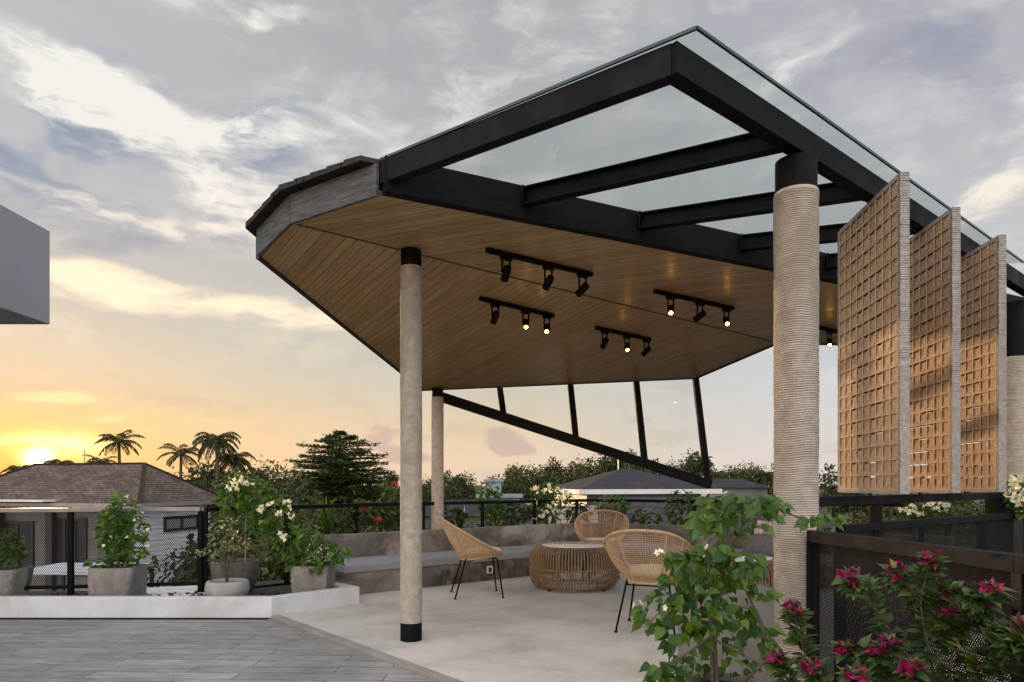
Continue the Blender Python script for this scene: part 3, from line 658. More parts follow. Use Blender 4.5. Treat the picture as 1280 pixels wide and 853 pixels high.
woven_screen(Vector((2.245,3.90)), sdv, .945, ZS0, ZS1, 'tan woven screen nearest the thick column, leftmost of the three')
woven_screen(Vector((2.865,4.40)), sdv, .945, ZS0, ZS1, 'tan woven screen hanging between the other two')
woven_screen(Vector((3.515,4.89)), sdv, .945, ZS0, ZS1, 'tan woven screen farthest along the roof edge, rightmost of the three')
sr = empty('screen_support', (2.9, 4.95, 0), 'black steel bar on posts under the hanging woven screens', 'support rail')
ra0 = rb0-ro*.055
def onbeam(X, z): t = (X-ra0.x)/rb_d.x; p = ra0+rb_d*t; return Vector((p.x, p.y, z))
MB().bar(onbeam(1.70,1.098), onbeam(4.36,1.098), .06, .056).build('rail', M['black'], sr, bevel=.003)
p0 = onbeam(4.3, 0); MB().box((p0.x,p0.y,.535), (.075,.075,.535)).build('post', M['black'], sr, bevel=.004)
p0 = onbeam(2.35, 0); MB().box((p0.x,p0.y,.535), (.028,.028,.535)).build('post', M['black'], sr, bevel=.003)

# ------------------------------------------------------------------ railings
def railing(name, pts, ztop, zb, label, panels=None, pw=.05, rw=.06, rh=.045, mesh=None, posts=True, mat='black', bottom=True, capmat=None):
    root = empty(name, (pts[0][0], pts[0][1], zb), label, 'railing')
    P = [Vector(p) for p in pts]
    for i in range(len(P)-1):
        a, b = P[i], P[i+1]; e = .0 if i == 0 else .002
        MB().bar((a.x,a.y,ztop-rh/2), (b.x,b.y,ztop-rh/2-e), rw, rh).build('top_rail', M[capmat or mat], root, bevel=.003)
        d = (b-a).normalized(); L = (b-a).length
        if bottom: MB().bar((a.x+d.x*.03,a.y+d.y*.03,zb+.09), (b.x-d.x*.03,b.y-d.y*.03,zb+.09), .035, .035).build('bottom_rail', M[mat], root)
        if mesh and (panels is None or i in panels):
            a_ = a+d*.035; b_ = b-d*.035
            MB().quad((a_.x,a_.y,zb+.105), (b_.x,b_.y,zb+.105), (b_.x,b_.y,ztop-rh), (a_.x,a_.y,ztop-rh), [(0,0), (L,0), (L,ztop-zb), (0,ztop-zb)]).build('mesh_panel', M[mesh], root)
    for i, a in enumerate(P):
        mb = MB(); mb.box((a.x,a.y,(zb+ztop-rh)/2), (pw/2,pw/2,(ztop-rh-zb)/2-.001)); mb.box((a.x,a.y,zb+.006), (pw*.95,pw*.95,.006))
        mb.build('post', M[mat], root)
    return root
railing('mesh_fence', [(-7.6,6.42), (-5.9,6.5), (-4.33,6.7), (-3.17,6.95)], .965, .10, 'black fence with perforated mesh behind the potted plants', None, .045, .07, .04, 'meshfine', capmat='gutter')
bk = Vector((.787, .617)); bn = Vector((-.617, .787))
fb0 = Vector((-2.26,7.85))+bn*.24
def fhit(px): u = (px-CXP)/F; t = (u*fb0.y-fb0.x)/(bk.x-u*bk.y); q = fb0+bk*t; return (q.x, q.y)
fpts = [(-3.17+.03,6.95+.03), (-2.49,7.55)]+[fhit(p) for p in (445, 529, 603, 668, 721)]+[(1.75,10.75), (2.7,10.05), (3.7,9.3), (5.2,8.15)]
railing('bench_fence', fpts, .962, .0, 'open black railing running behind the concrete bench', (), .05, .06, .045)
railing('near_railing', [(1.605,3.64), (1.775,2.37), (1.95,1.05)], .952, .0, 'dark railing with perforated panel behind the magenta flowers', None, .05, .075, .06, 'meshnear', mat='black', capmat='dsteel')
railing('edge_railing', [(1.98,4.12), (2.86,4.80), (3.78,5.50), (4.66,6.17), (6.3,7.45)], .952, .0, 'black perforated railing under the woven screens', None, .05, .06, .05, 'meshnear', mat='black')

# ------------------------------------------------------------------ bench, low wall, kerb
W0 = [(-2.26,7.85), (.88,10.32), (1.62,10.38), (5.0,7.75)]
front = offset_path(W0, -.73); wb = offset_path(W0, .14)
bench = empty('concrete_bench', (0.2, 9.0, 0), 'raw concrete built-in bench running around the far side of the pavilion', 'bench')
def path_prism(mb, P, Q, z0, z1):
    for i in range(len(P)-1):
        e = .0005*i
        mb.prism([tuple(P[i]), tuple(P[i+1]), tuple(Q[i+1]), tuple(Q[i])], z0, z1)
    return mb
def band(P, Q, z0, z1):
    mb = MB(); n = len(P)
    b = mb.pts([(p[0],p[1],z0) for p in P]+[(p[0],p[1],z1) for p in P]+[(p[0],p[1],z1) for p in Q]+[(p[0],p[1],z0) for p in Q])
    for i in range(n-1):
        for k in range(4):
            k2 = (k+1) % 4; mb.face((b+k*n+i, b+k*n+i+1, b+k2*n+i+1, b+k2*n+i))
    mb.face((b, b+n, b+2*n, b+3*n)); e = b+n-1; mb.face((e+3*n, e+2*n, e+n, e))
    return mb
Wp = [Vector(p) for p in W0]
band(Wp, wb, 0, .60).build('back_wall', M['bench'], bench, bevel=.008)
f_in = offset_path(W0, -.002)
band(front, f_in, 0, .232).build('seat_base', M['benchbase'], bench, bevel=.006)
dL = Vector((.787,.617)); pL = Vector(W0[0]); nL = Vector((.617,-.787))
q0 = pL+nL*.0-dL*.102; q1 = pL+nL*.42-dL*.102
MB().prism([tuple(pL-dL*.002), tuple(pL+nL*.42-dL*.002), tuple(q1), tuple(q0)], 0, .52).build('end_wall', M['kerb'], bench, bevel=.006)
so = Vector(front[0]).lerp(Vector(front[1]), .62); so = Vector((so.x,so.y,.145))
so = atz(611, 711, .145); fd2 = (Vector(front[1])-Vector(front[0])).normalized(); nn = Vector((fd2.y,-fd2.x))
tt = (Vector((so.x,so.y))-Vector(front[0])).dot(fd2); sp = Vector(front[0])+fd2*tt
rotm = Matrix((Vector((fd2.x,fd2.y,0)), Vector((nn.x,nn.y,0)), Vector((0,0,1)))).transposed()
s_ = MB().box((sp.x+nn.x*.006,sp.y+nn.y*.006,.135), (.045,.006,.045), rotm).build('socket_plate', M['socket'], bench, bevel=.003)
MB().box((sp.x+nn.x*.014,sp.y+nn.y*.014,.135), (.022,.003,.028), rotm).build('socket_face', M['hdark'], s_)
# seat cushions
fi = [Vector(p) for p in offset_path(W0, -.715)]; bi = [Vector(p) for p in offset_path(W0, -.012)]
def cushion(i, t0, t1, label):
    a, b = fi[i].lerp(fi[i+1], t0), fi[i].lerp(fi[i+1], t1); c, d = bi[i].lerp(bi[i+1], t1), bi[i].lerp(bi[i+1], t0)
    g = (b-a).normalized()*.004; m = (a+b+c+d)/4
    o = MB().prism([tuple(a+g), tuple(b-g), tuple(c-g), tuple(d+g)], .2335, .326).build('seat_cushion', M['cushion'], None, (m.x, m.y, .2335), bevel=.014)
    return tag(o, label, 'cushion', 'grey seat cushions on the concrete bench')
tq = .535
cushion(0, .006, tq, 'long grey seat cushion at the left end of the bench behind the slim column')
cushion(0, tq, .998, 'grey seat cushion behind the side-on wicker chair, next to the round table')
cushion(1, .01, .99, 'grey corner seat cushion hidden behind the wicker table')
cushion(2, .005, .5, 'grey seat cushion behind the back-turned wicker chair')
cushion(2, .5, .99, 'grey seat cushion under the dark throw pillow')
def pillow(px, py, Y, w, h, yaw, lean, mat, label):
    c = at(px, py, Y); root_loc = (c.x, c.y, .327); mb = MB(); n = 14
    Rm = Matrix.Rotation(yaw, 3, 'Z') @ Matrix.Rotation(lean, 3, 'X')
    idx = {}
    for sgn in (1, -1):
        for i in range(n+1):
            for j in range(n+1):
                u, v = i/n*2-1, j/n*2-1; edge = (1-u*u)*(1-v*v)
                if edge < 1e-9 and sgn == -1: idx[(sgn,i,j)] = idx[(1,i,j)]; continue
                pin = 1-.06*(abs(u)**2)*(1-abs(v)) ; t = .07*(max(edge,0)**.45)
                p = Rm @ Vector((u*w/2*(1-.05*(1-v*v)), sgn*t, v*h/2*(1-.06*(1-u*u))+h/2*.96))
                idx[(sgn,i,j)] = mb.pts([(c.x+p.x, c.y+p.y, .327+p.z)])
        for i in range(n):
            for j in range(n):
                q = (idx[(sgn,i,j)], idx[(sgn,i+1,j)], idx[(sgn,i+1,j+1)], idx[(sgn,i,j+1)])
                mb.face(q if sgn == -1 else q[::-1], None, True)
    return tag(mb.build('throw_pillow', M[mat], None, root_loc), label, 'pillow')
pillow(949, 680, 8.35, .42, .28, R(-34), R(-14), 'pillow', 'dark grey velvet pillow propped on the bench beyond the leafy plant')
pillow(962, 664, 8.72, .46, .42, R(-36), R(-10), 'mauve', 'mauve printed pillow standing behind the dark grey pillow')
lw0, lw1 = Vector((1.04,4.30)), Vector((1.50,3.76))
lwd = (lw1-lw0).normalized(); lwn = Vector((-lwd.y, lwd.x))
if lwn.x < 0: lwn = -lwn
tag(MB().prism([tuple(lw0), tuple(lw1), tuple(lw1+lwn*.14), tuple(lw0+lwn*.14)], 0, .60).build('low_wall', M['wallc'], None, (1.27,4.03,0), bevel=.006),
    'short grey rendered wall ending at the thick column behind the leafy plant', 'wall')
K = [(-9.4,6.2), (-2.18,6.19), (-1.53,6.86), (-2.32,7.66)]; Kb = offset_path(K, .11)
tag(band([Vector(p) for p in K], Kb, -.018, .168).build('planter_kerb', M['kerb'], None, (-4,6.2,0), bevel=.008), 'low white kerb edging the bed of potted plants', 'kerb')
gv = MB(); rg = random.Random(4)
for k in range(520):
    x = rg.uniform(-4.6,-1.75); y = 6.36+rg.random()*.5+max(0,(x+2.6))*.45; r_ = rg.uniform(.012,.03)
    if y-6.86+(-x-1.53)*-1. < -.62 and x > -2.1: continue
    gv.lathe((x,y,.085), [(r_*.5,-.004),(r_,r_*.4),(r_*.7,r_*.9),(r_*.2,r_*1.1)], 6, smooth=False)
tag(gv.build('gravel', M['gravel']), 'dark pebbles on the bed behind the white kerb', 'gravel', kind='stuff')

# ------------------------------------------------------------------ left upper volume
bx = MB(); bx.prism([(-4.06,5.05), (-4.06,6.0), (-9,6.0), (-9,5.05)], 2.60, 3.42)
tag(MB().prism([(-4.06,3.6), (-4.06,6.0), (-9,6.0), (-9,3.6)], 2.60, 3.42).build('canopy_box', M['boxgrey'], None, (-6.5,4.8,2.6), bevel=.006), 'plain grey boxed overhang jutting in at the left edge', 'overhang')

# ------------------------------------------------------------------ track lights
def track(p0, p1, zf, lens, label, only=None):
    a, b = p0, p1; c = (a+b)/2; d = (b-a).normalized()
    root = empty('track_light', c, label, 'track light', 'track lights on the timber ceiling')
    MB().bar(a+Vector((0,0,-.018)), b+Vector((0,0,-.018)), .034, .034).build('track', M['black'], root, bevel=.002)
    L = (b-a).length; sd = Vector((-d.y, d.x, 0)).normalized()
    for i, (t, aim) in enumerate(lens):
        p = a.lerp(b, t)+Vector((0,0,-.036)); aim = Vector(aim).normalized()
        h = MB(); h.bar(p-d*.05+Vector((0,0,-.012)), p+d*.05+Vector((0,0,-.012)), .032, .024)
        spot = h.build('spotlight', M['black'], root)
        k = p+Vector((0,0,-.125)); y = MB()
        for s in (-1, 1): y.bar(p+d*.036*s+Vector((0,0,-.022)), k+d*.036*s, .006, .016, (d.x,d.y,0))
        y.build('yoke', M['black'], spot)
        hd = MB(); hd.tube([k-aim*.06, k-aim*.055, k-aim*.05, k+aim*.062], [.02, .028, .031, .031], 16); hd.build('housing', M['black'], spot)
        MB().tube([k+aim*.0625, k+aim*.064], [.019, .019], 16).build('lens', M['lamp_on'], spot)
        ld = bpy.data.lights.new('spot_lamp', 'SPOT'); ld.energy = 14.; ld.color = (1., .70, .40); ld.spot_size = R(70); ld.spot_blend = .6; ld.shadow_soft_size = .02
        lo_ = bpy.data.objects.new('spot_lamp', ld); col_.objects.link(lo_); lo_.parent = spot
        lo_.location = (k+aim*.075)-wl(spot); lo_.rotation_euler = (-aim).to_track_quat('Z', 'Y').to_euler()
    return root
AW = (-.25, .8, -.65)      # turned away from the camera
track(atz(608,310,2.995), atz(740,341,2.995), None, [(.17,(-.25,.7,-.7)), (.56,(-.35,.8,-.55)), (.90,(-.55,.55,-.5))], 'black three-spot track nearest the glass roof')
track(atB(600,371,.004), atB(692,393,.004), None, [(.19,(-.3,.7,-.65)), (.60,(.02,-.72,-.62)), (.90,(-.05,-.72,-.6))], 'black three-spot track on the lower ceiling nearer the slim column')
track(atz(818,362,2.995), atz(917,384,2.995), None, [(.19,(-.15,-.75,-.6)), (.55,(-.6,.5,-.45)), (.90,(-.1,-.75,-.55))], 'black three-spot track near the thick column with two glowing lamps')
track(atB(745,408,.004), atB(813,423,.004), None, [(.15,(-.3,.7,-.65)), (.55,(-.05,-.72,-.6)), (.92,(-.5,.5,-.5))], 'short-looking black track on the lower ceiling farthest from the glass')
e5 = atz(1046,413,2.995); d5 = (atz(917,384,2.995)-atz(818,362,2.995)).normalized()
track(e5-d5*1.08, e5, None, [(.2,(-.3,.7,-.6)), (.55,(-.3,.7,-.6)), (.86,(-.3,-.7,-.6))], 'black track light mostly hidden by the thick column')

# ------------------------------------------------------------------ wicker chairs and tables
def build_chair():
    root = empty('wicker_chair', (0,0,0), 'x', 'chair', 'wicker chairs around the tables')
    nseg, nv = 150, 26
    def rim(t):
        c, s = math.cos(t), math.sin(t)
        x = -.055+.315*(abs(c)**.9)*(1 if c > 0 else -1); k = (.26-x)/.63
        wdt = .355*(abs(s)**.82)*(.86+.22*k)
        return Vector((x-.02*k*k, wdt*(1 if s > 0 else -1), .462+.375*(k**1.12)))
    def base(t):
        c, s = math.cos(t), math.sin(t); q = (abs(c)**3+abs(s)**3)**(-1/3)
        return Vector((.035+.215*c*q*.92, .225*s*q*.92, .425+.025*c))
    sh = MB()
    for j in range(nv+1):
        v = j/nv
        for i in range(nseg):
            t = 2*math.pi*i/nseg; p = base(t).lerp(rim(t), v); bulge = math.sin(math.pi*v)*.018
            dirv = Vector((math.cos(t), math.sin(t), 0)); sh.v.append(tuple(p+dirv*bulge-Vector((0,0,bulge*.6))))
    for j in range(nv):
        for i in range(nseg): i2 = (i+1) % nseg; sh.face((j*nseg+i, j*nseg+i2, (j+1)*nseg+i2, (j+1)*nseg+i))
    # woven seat pan: flat grid inside the base loop
    g = 34; ids = {}
    for i in range(g+1):
        for j in range(g+1):
            x = -.18+.43*i/g; y = -.225+.45*j/g; ids[(i,j)] = sh.pts([(x, y, .425+.025*((x-.035)/.2)-.004)])
    for i in range(g):
        for j in range(g):
            x = -.18+.43*(i+.5)/g-.035; y = -.225+.45*(j+.5)/g
            if (abs(x/.205)**3+abs(y/.215)**3) < 1: sh.face((ids[(i,j)], ids[(i+1,j)], ids[(i+1,j+1)], ids[(i,j+1)]))
    shell = sh.build('woven_shell', M['cane'], root)
    wf = shell.modifiers.new('weave', 'WIREFRAME'); wf.thickness = .0062; wf.use_replace = True; wf.use_even_offset = False
    rp = MB(); n = 72
    rp.tube([rim(2*math.pi*i/n) for i in range(n+1)], .0125, 8, cap=False); rp.build('rim', M['rattan'], root)
    rb = MB(); rb.tube([base(2*math.pi*i/n)+Vector((0,0,-.004)) for i in range(n+1)], .012, 8, cap=False)
    for t in (R(128), R(180-26), R(180+26), R(232), R(62), R(298)): rb.tube([base(t).lerp(rim(t), v)+Vector((math.cos(t), math.sin(t), -.4))*(math.sin(math.pi*v)*.018+.004) for v in (0,.25,.5,.75,1)], .008, 8)
    rb.build('frame_hoop', M['rattan'], root)
    for sx, fx in ((-.13,-.25), (.20,.255)):
        for sy in (-1, 1):
            mb = MB(); mb.tube([(sx, sy*.17, .415), (fx, sy*.235, .006)], .0085, 8); mb.tube([(fx, sy*.235, .010), (fx, sy*.235, 0.)], .014, 8); mb.build('leg', M['black'], root)
    st = MB()
    for sy in (-1, 1): st.tube([(-.145, sy*.174, .375), (.03, sy*.16, .412), (.20, sy*.172, .405)], .006, 6)
    st.tube([(-.145,-.174,.375), (-.145,.174,.375)], .006, 6); st.tube([(.2,-.172,.405), (.2,.172,.405)], .006, 6)
    st.build('stretcher', M['black'], root)
    return root
def chair_cushion():
    mb = MB(); mb.lathe((0,0,0), [(.10,0), (.185,.002), (.20,.012), (.203,.022), (.196,.034), (.17,.041), (.05,.045)], 40, 3.2)
    o = mb.build('chair_pad', M['cream'])
    return o
ch = build_chair(); pad = chair_cushion()
def place_chair(o, p, x, y, yaw, label, pl):
    o.location = (x, y, 0); o.rotation_euler = (0,0,yaw); o['label'] = label
    c = Vector((.06*math.cos(yaw), .06*math.sin(yaw), 0)); p.location = (x+c.x, y+c.y, .455); p.rotation_euler = (0, R(-4.5), yaw)
    tag(p, pl, 'cushion', 'cream pads in the wicker chairs')
ch2, ch3 = copy_tree(ch), copy_tree(ch); pad2, pad3 = pad.copy(), pad.copy(); col_.objects.link(pad2); col_.objects.link(pad3)
place_chair(ch, pad, -.385, 7.37, R(10), 'wicker chair seen from the side with cream pad, beside the slim column', 'cream pad in the wicker chair seen from the side')
place_chair(ch2, pad2, 1.15, 5.66, R(68), 'wicker chair turned its back, half hidden by the leafy plant', 'cream pad in the wicker chair that shows its back')
place_chair(ch3, pad3, 1.17, 8.95, R(-100), 'wicker chair behind the round table with its open front this way', 'cream pad in the wicker chair behind the round table')

def build_table():
    root = empty('wicker_table', (0,0,0), 'x', 'table', 'round wicker tables')
    prof = [(.33,.478), (.40,.482), (.455,.468), (.492,.435), (.508,.385), (.512,.30), (.512,.22), (.508,.14), (.495,.085), (.465,.045), (.42,.022)]
    def rr(z):
        for (r0, z0), (r1, z1) in zip(prof[1:], prof[2:]):
            if z1 <= z <= z0: return r0+(r1-r0)*(z0-z)/(z0-z1+1e-9)
        return prof[-1][0]
    cg = MB(); n = 92
    for k in range(n):
        a = 2*math.pi*k/n; ca, sa = math.cos(a), math.sin(a)
        cg.tube([(r*ca, r*sa, z) for r, z in prof], .0070, 5)
    cg.build('cage', M['tablerattan'], root)
    rg_ = MB()
    for z, dr, t in ((.478,-.0,.010), (.245,-.009,.009), (.12,-.012,.008), (.022,0,.013), (.47,-.05,.009)):
        r = (.33 if z == .478 else rr(z))+dr
        rg_.tube([(r*math.cos(2*math.pi*i/64), r*math.sin(2*math.pi*i/64), z) for i in range(65)], t, 6, cap=False)
    rg_.build('hoop', M['tablerattan'], root)
    lg = MB()
    for k in range(6):
        a = 2*math.pi*k/6; lg.tube([(.40*math.cos(a), .40*math.sin(a), .48), (.44*math.cos(a), .44*math.sin(a), .03)], .011, 6)
    lg.build('inner_post', M['tablerattan'], root)
    for k in range(4):
        a = 2*math.pi*(k+.5)/4; MB().tube([(.43*math.cos(a), .43*math.sin(a), .022), (.43*math.cos(a), .43*math.sin(a), 0)], .014, 8).build('foot', M['black'], root)
    MB().lathe((0,0,0), [(.37,.486), (.375,.489), (.375,.498), (.372,.501)], 64).build('tabletop', M['tabletop'], root)
    return root
tb = build_table(); tb2 = copy_tree(tb)
tb.location = (.72, 7.92, 0); tb['label'] = 'round wicker drum table with pale top between the chairs'
tb2.location = (2.12, 6.60, 0); tb2['label'] = 'round wicker drum table behind the leafy plant and low wall'; tb2.rotation_euler.z = .3

# ------------------------------------------------------------------ plants
rp_ = random.Random(21)
def rdir(zmin=-.6, zmax=.6):
    a = rp_.uniform(0, 2*math.pi); z = rp_.uniform(zmin, zmax); k = math.sqrt(max(0, 1-z*z)); return Vector((k*math.cos(a), k*math.sin(a), z))
def fill(mb, c, rad, n, L, W, droop=.35, hi=False, flat=.8, shell=.35):
    for _ in range(n):
        d = rdir(-1, 1); r = (shell+(1-shell)*rp_.random())**.6
        p = Vector((c[0]+d.x*rad[0]*r, c[1]+d.y*rad[1]*r, c[2]+d.z*rad[2]*r))
        out = Vector((d.x, d.y, d.z*.4))+rdir()*.7; out.z -= droop
        nr = Vector((rp_.uniform(-.5,.5), rp_.uniform(-.5,.5), flat))
        s = rp_.uniform(.65, 1.25); mb.leaf(p, out, nr, L*s, W*s, rp_.uniform(.05,.2), hi)
def flower(mb, p, size, n=3):
    for _ in range(n):
        q = p+rdir()*size*.9; ax = rdir(-.2, 1.); o_ = ax.orthogonal().normalized()
        for k in range(4):
            v = Matrix.Rotation(k*math.pi/2+rp_.random(), 3, ax) @ o_
            mb.leaf(q, v+ax*.7, ax, size*rp_.uniform(.8,1.2), size*.8, .1)
def plant(name, label, cat, base, clusters, leafm='leaf', L=.06, W=.04, stems=None, flowers=None, fm='white', fs=.03, sr=.010, droop=.35, hi=False, group=None, dens=1., stem_m='bark'):
    base = Vector(base); root = empty(name, base, label, cat, group)
    st = MB(); fo_ = MB()
    top = max(clusters, key=lambda c: c[0][2])[0]
    for (c, rad, n) in clusters:
        c = Vector(c); m1 = base.lerp(c, .5)+Vector((rp_.uniform(-.03,.03), rp_.uniform(-.03,.03), .04)); m1.x = m1.x*.6+base.x*.4
        st.tube([base, m1, c, c+Vector((0,0,rad[2]*.5))], [sr, sr*.75, sr*.5, sr*.2], 6)
        for _ in range(max(3, n//18)):
            e = c+Vector((rp_.uniform(-1,1)*rad[0], rp_.uniform(-1,1)*rad[1], rp_.uniform(-.7,.9)*rad[2]))*.85
            st.tube([m1.lerp(c, .7), c.lerp(e, .5)+Vector((0,0,.01)), e], [sr*.4, sr*.28, sr*.12], 5)
        fill(fo_, c, rad, int(n*dens), L, W, droop, hi)
    if stems:
        for s in stems: st.tube(s, [sr, sr*.8, sr*.6][:len(s)] if len(s) <= 3 else sr*.7, 6)
    st.build('stem', M[stem_m], root); fo_.build('foliage', M[leafm], root)
    if flowers:
        fl_ = MB()
        for (p, k) in flowers: flower(fl_, Vector(p), fs, k)
        fl_.build('blossom', M[fm], root)
    return root
def pot(name, label, c, z0, prof, mat, sq=None, seg=40):
    root = empty(name, (c[0], c[1], z0), label, 'plant pot')
    MB().lathe((c[0], c[1], z0), prof, seg, sq).build('vessel', M[mat], root)
    r, z = prof[-1]
    MB().lathe((c[0], c[1], z0), [(r*.985, prof[-2][1]-.03), (r*.985, prof[-2][1]-.022)], seg, sq).build('soil_fill', M['soil'], root)
    return root
def prof_pot(rb, rm, rt, h, th=.022): return [(rb*.9,0), (rb,.01), (rm,h*.5), (rt,h-.012), (rt-.004,h), (rt-th,h), (rt-th-.003,h-.012), (rt-th-.004,h-.10)]
ZP = .086
pA = at(148, 0, 6.62); pot('plant_pot', 'squarish stained cement pot on the bed before the mesh fence', pA, ZP, prof_pot(.205,.212,.214,.318), 'potgrey', 4.5)
pB = at(6, 0, 6.6); pot('plant_pot', 'tapered grey cement pot cut off by the left edge', pB, ZP, prof_pot(.155,.175,.195,.30), 'potgrey', 5)
pC = at(294, 0, 6.95); pot('plant_pot', 'big dark tapered pot behind the pale bowl', pC, ZP, prof_pot(.165,.222,.236,.334), 'potdark')
pD = at(284.5, 0, 6.515); pot('plant_pot', 'small pale round bowl pot before the big dark pot', pD, ZP, [(.13,0), (.165,.02), (.198,.09), (.202,.13), (.193,.172), (.186,.186), (.178,.193), (.168,.194), (.160,.188), (.156,.172), (.150,.12)], 'potlight')
pE = at(392, 0, 6.93); pot('plant_pot', 'square pale cement pot at the right end of the bed', pE, ZP, prof_pot(.180,.186,.19,.298), 'potgrey', 9)
def cl(px, py, Y, rx, ry, n, dy=None): c = at(px, py, Y); k = Y/F; return (c, (rx*k, (dy or rx*.8)*k, ry*k), n)
plant('potted_shrub', 'leafy green shrub with few white flowers in the squarish cement pot', 'shrub', (pA.x,pA.y,ZP+.29),
      [cl(152,640,6.6,20,20,120), cl(138,655,6.6,16,18,90), cl(165,662,6.6,18,20,110), cl(142,678,6.6,18,16,90), cl(165,690,6.6,14,12,50), cl(120,703,6.55,12,5,28), cl(150,700,6.6,14,10,40)], 'leaf', .075, .055,
      flowers=[(at(x,y,6.45),2) for x, y in ((160,620),(176,640),(184,662),(183,682),(140,672),(128,682),(158,672),(170,650))], fs=.022)
plant('potted_shrub', 'dark bushy shrub in the pot at the left edge', 'shrub', (pB.x,pB.y,ZP+.28), [cl(4,680,6.6,22,22,190), cl(14,694,6.55,14,12,70)], 'leaf2', .06, .045)
plant('potted_tree', 'tall white-flowering shrub tied to a stake in the big dark pot', 'shrub', (pC.x-.02,pC.y,ZP+.32),
      [cl(296,608,6.8,24,14,120), cl(320,618,6.75,24,20,140), cl(340,640,6.75,22,20,120), cl(288,628,6.8,20,14,80), cl(352,665,6.75,14,18,60), cl(322,652,6.8,20,14,70)], 'leaf', .07, .05,
      flowers=[(at(x,y,6.55),4) for x, y in ((298,600),(305,604),(292,606),(312,606),(288,611),(326,638),(330,634),(357,628),(362,634),(349,642),(364,646),(353,668),(356,672),(300,612),(338,630))], fs=.032)
tag(MB().tube([(pC.x+.10,pC.y,ZP+.2), (pC.x+.115,pC.y,EYE-.08)], .008, 8).build('plant_stake', M['stake'], None, (pC.x+.10,pC.y,ZP+.2)), 'thin bamboo stake standing in the big dark pot', 'stake')
plant('potted_shrub', 'small variegated shrub in the pale bowl', 'shrub', (pD.x,pD.y,ZP+.15), [cl(280,670,6.46,20,22,130), cl(262,690,6.46,14,8,45), cl(300,680,6.46,12,10,40), cl(276,698,6.46,12,8,35), cl(286,654,6.46,10,10,30)], 'leafvar', .04, .024, sr=.007,
      flowers=[(at(x,y,6.4),1) for x, y in ((300,664),(292,672),(276,660))], fs=.02)
plant('potted_shrub', 'drooping leafy shrub in the square pale pot by the bench', 'shrub', (pE.x,pE.y,ZP+.27), [cl(385,672,6.9,18,18,100), cl(405,690,6.85,22,14,110), cl(370,692,6.85,16,14,80), cl(424,692,6.8,12,12,40), cl(392,706,6.75,14,8,50), cl(366,704,6.8,8,8,24)], 'leaf', .07, .052, droop=.7)
# planting behind the bench
def behind(px, py, Y, rx, ry, n, label, leafm='leaf', flowers=None, fm='white', fs=.045, L=.085, extra=(), cat='shrub', name='flowering_shrub'):
    c = at(px, py, Y); cs = [cl(px,py,Y,rx,ry,n)]+[cl(*e) for e in extra]
    return plant(name, label, cat, (c.x, c.y, .0), cs, leafm, L, L*.7, flowers=flowers, fm=fm, fs=fs, sr=.014)
behind(613, 632, 10.0, 17, 20, 210, 'bright green shrub behind the bench beneath the blue-grey tower', extra=[(608,610,10.0,14,9,60)])
behind(683, 634, 10.45, 22, 20, 230, 'white bougainvillea in full bloom behind the bench corner', flowers=[(at(x,y,10.2),4) for x, y in ((668,612),(684,608),(676,616),(690,614),(700,612),(672,628),(684,634),(694,630),(662,630),(676,646),(668,650),(700,625),(709,618),(688,650),(680,640),(696,640))], extra=[(684,612,10.4,20,9,80), (703,622,10.4,12,9,40)])
behind(766, 632, 10.6, 20, 14, 190, 'low green shrub with a magenta flower behind the back chair', flowers=[(at(767,640,10.3),4)], fm='magenta')
behind(852, 634, 10.2, 20, 22, 230, 'upright green shrub before the grey block wall', 'leaf2')
behind(503, 640, 9.2, 12, 22, 130, 'leafy shrub with red flowers behind the slim column', 'leaf2', flowers=[(at(493,606,9.1),4), (at(456,638,8.6),4), (at(472,650,8.6),4)], fm='red', fs=.04, extra=[(492,618,9.15,12,12,60)])
behind(455, 642, 8.65, 26, 14, 170, 'dark shrub with red blooms beside the fence behind the bench', 'leafdk', flowers=[(at(455,637,8.5),4), (at(471,650,8.5),3), (at(404,654,8.3),3)], fm='red', fs=.035)
behind(640, 642, 10.4, 26, 12, 170, 'dark ferny shrub between the two bright shrubs behind the bench', 'leafdk', L=.11)
behind(722, 640, 10.7, 16, 12, 110, 'dark shrub right of the white bougainvillea behind the bench', 'leafdk', L=.10)
behind(560, 645, 9.5, 20, 12, 130, 'dark shrub beside the column that stands behind the bench', 'leafdk', L=.11)
behind(478, 646, 8.95, 20, 12, 120, 'dark shrub behind the bench left of the slim column', 'leafdk', L=.10)
behind(425, 648, 8.4, 22, 14, 130, 'dark shrub behind the left end of the bench', 'leafdk', L=.10)
behind(806, 646, 10.4, 20, 8, 80, 'low dark shrub before the grey block wall behind the bench', 'leafdk', L=.09)
# broad upright leaves among them
def broad(px, py0, py1, Y, n, label, name='broadleaf_plant'):
    b = at(px, py1, Y); root = empty(name, b, label, 'plant'); mb = MB()
    H = (py1-py0)/F*Y
    for k in range(n):
        a = rp_.uniform(0, 6.28); t = rp_.uniform(.05,.35); d = Vector((math.cos(a)*t, math.sin(a)*t, 1)); mb.leaf(b, d, Vector((math.cos(a), math.sin(a), .2)), H*rp_.uniform(.6,1.), H*.22, .05, True)
    mb.build('foliage', M['leaf2'], root); return root
broad(410, 612, 668, 8.2, 9, 'clump of upright blade leaves behind the fence near the square pot')
broad(575, 625, 662, 9.6, 8, 'clump of upright leaves just right of the column behind the bench')
